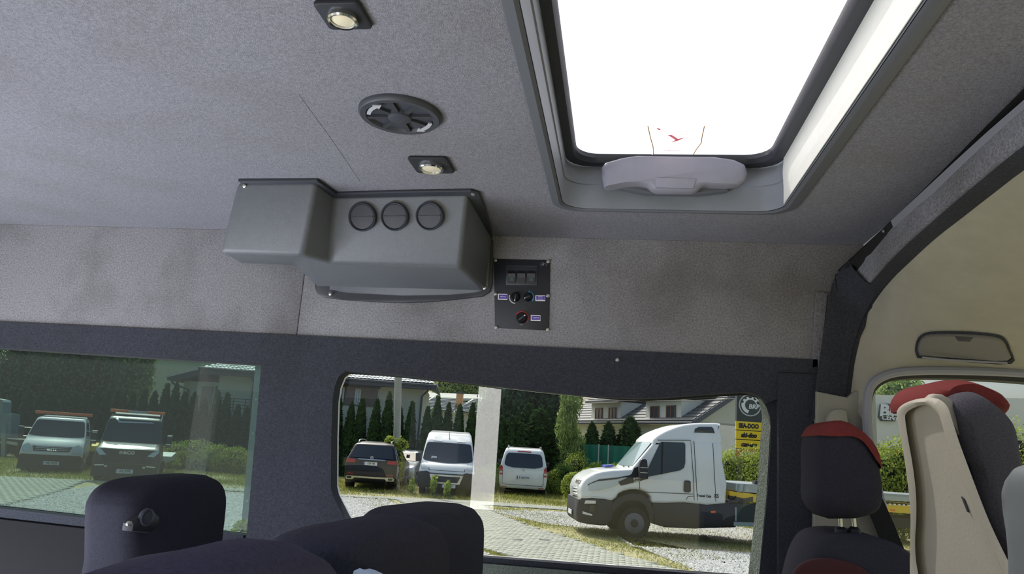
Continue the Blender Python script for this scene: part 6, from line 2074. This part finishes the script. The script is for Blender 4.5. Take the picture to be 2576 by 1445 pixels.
# bushes
bs = [(455, 1112, 505, 31.3, 'yellow green bush left of centre beside the dark cab truck', 1.15), (500, 1108, 0, 31.6, 'tallest yellow green bush beside the dark cab truck', 1.3), (550, 1120, 0, 31.2, 'yellow green bush between the tallest one and the steel post', 1.1), (596, 1125, 0, 31, 'yellow green bush next to the steel post', .9), (428, 1140, 0, 30.4, 'low yellow green bush touching the dark cab truck', .6)]
for px, py, _, y, nm, r in bs:
    tp = AY(px, py, y)
    nm = nm.replace('left of centre ', 'in the middle of the clump ')
    h = tp[2]
    blob('wild_bush', nm, 'bush', (tp[0], y), [(0, 0, h * .5, r * .75, r * .6, h * .52), (-r * .5, -.2, h * .32, r * .6, r * .5, h * .36), (r * .5, -.2, h * .34, r * .6, r * .5, h * .38)], 5200, .055, M['bushy'], 'yellow green bushes beside the dark cab truck')
bs = [(1420, 1166, 33.2, 'round dark green bush just beside the minivan', .62, 'bushd'), (1395, 1185, 33, 'leafy weed bush touching the minivan', .4, 'bushy'), (1452, 1140, 34.5, 'pale shrub in front of the mesh fence end', .7, 'bushy'), (1447, 1190, 30.5, 'low weed bush before the truck grille', .55, 'bushy'), (1218, 1185, 31.5, 'tall weeds between panel van and minivan', .7, 'bushd'), (1240, 1168, 33, 'dark weeds beside the minivan tail lamp', .6, 'bushd'), (1500, 1165, 34.5, 'flowering weeds before the mesh fence', .5, 'weed'), (1545, 1168, 34.5, 'tall weeds before the mesh fence near the windscreen', .5, 'weed'), (1478, 1180, 33, 'small weed bush above the truck nose', .45, 'weed')]
for px, py, y, nm, r, mk in bs:
    tp = AY(px, py, y)
    h = tp[2]
    blob('weed_bush', nm, 'bush', (tp[0], y), [(0, 0, h * .5, r, r * .8, h * .52), (r * .4, -.2, h * .3, r * .6, r * .5, h * .33)], 3200, .05, M[mk], 'weeds around the minivan and mesh fence')
bs = [(1838, 1132, 26.5, 'dense yellow green bush beside the truck cab rear', .8), (1880, 1128, 26.8, 'dense yellow green bush below the sign boards', 1.0), (1925, 1120, 26.2, 'dense yellow green bush at the window pillar', 1.0), (1985, 1110, 26, 'yellow green bush hidden behind the window pillar', 1.2), (2060, 1100, 26, 'yellow green bush hidden behind the headrest', 1.2)]
for px, py, y, nm, r in bs:
    tp = AY(px, py, y)
    h = tp[2]
    blob('creeper_bush', nm, 'bush', (tp[0], y), [(0, 0, h * .55, r * .8, r * .7, h * .46), (-r * .3, -.3, h * .35, r * .8, r * .6, h * .38), (r * .3, -.3, h * .3, r * .8, r * .6, h * .34)], 9500, .048, M['bushy'], 'bushes behind the flatbed of the white truck')
bs = [(2215, 1120, 24, 'sunlit bush behind the cab door glass next to the seal', .9), (2262, 1100, 24.3, 'sunlit bush behind the cab door glass next to the pale shell', .9), (2330, 1100, 24, 'sunlit bush hidden behind the pale seat shell', 1.2), (2560, 1060, 26, 'sunlit bush at the frame edge beyond the cab', 1.2)]
for px, py, y, nm, r in bs:
    tp = AY(px, py, y)
    h = tp[2]
    blob('creeper_bush', nm, 'bush', (tp[0], y), [(0, 0, h * .55, r * .8, r * .7, h * .46), (-r * .3, -.3, h * .35, r * .8, r * .6, h * .38)], 6000, .055, M['bushy'], 'bushes seen through the cab door glass')
x_, y_ = at(2275, 50)
blob('deciduous_tree', 'distant pale tree above the white dealer hall', 'tree', (x_, y_), [(0, 0, 6.5, 1.6, 1.5, 1.6), (-2.2, 0, 5.6, 1.5, 1.4, 1.0)], 6000, .15, M['vine'], None, [(0, 0, .2, 5)])
# creeper on the pole foot, weed at the post foot, weeds on bumpers
tp = AY(1000, 1105, 28.6)
blob('creeper_bush', 'leafy creeper round the foot of the utility pole above the black car roof', 'bush', (tp[0], 28.75), [(-.25, -.25, tp[2] * .93, .22, .2, .25), (.25, -.25, tp[2] * .9, .25, .2, .22), (0, -.25, tp[2] * .5, .4, .25, tp[2] * .5)], 1500, .06, M['bushy'], None)
tp = AZ(612, 1338, 0)
blob('weed_plant', 'small bright weed at the foot of the galvanised steel post', 'plant', (tp[0] + .1, tp[1] - .25), [(0, 0, .10, .20, .15, .16)], 160, .06, M['weed'], None, core=False)
for px, py, y, nm in ((1092, 1200, 26.75, 'tall weed leaning on the grille of the white panel van'), (1127, 1210, 26.7, 'leafy weed in front of the number plate of the white panel van'), (1038, 1205, 27.0, 'tall weed between black car and white panel van')):
    tp = AY(px, py, y)
    h = max(.4, tp[2])
    blob('weed_plant', nm, 'plant', (tp[0], y), [(0, 0, h * .55, .12, .12, h * .5)], 150, .07, M['weed'], 'weeds by the white panel van', core=False)
# far backdrop greenery so that the horizon closes
Cs, Ns = [], []
for k, x0 in enumerate(range(-90, 95, 9)):
    d = RNG.normal(0, 1, (700, 3))
    d /= np.linalg.norm(d, axis=1)[:, None]
    c = d * np.array([6.5, 2, 2.8]) * RNG.uniform(.5, 1.05, (700, 1)) + np.array([x0 + RNG.uniform(-2, 2), 90 + RNG.uniform(-3, 3), 2.6])
    k_ = c[:, 2] > 0
    Cs.append(c[k_])
    Ns.append(d[k_])
V, F = cards(np.vstack(Cs), np.vstack(Ns), .8)
tag(fastmesh('treeline', V, F, M['treed']), 'distant dark line of trees closing the horizon', 'trees', None, 'stuff')
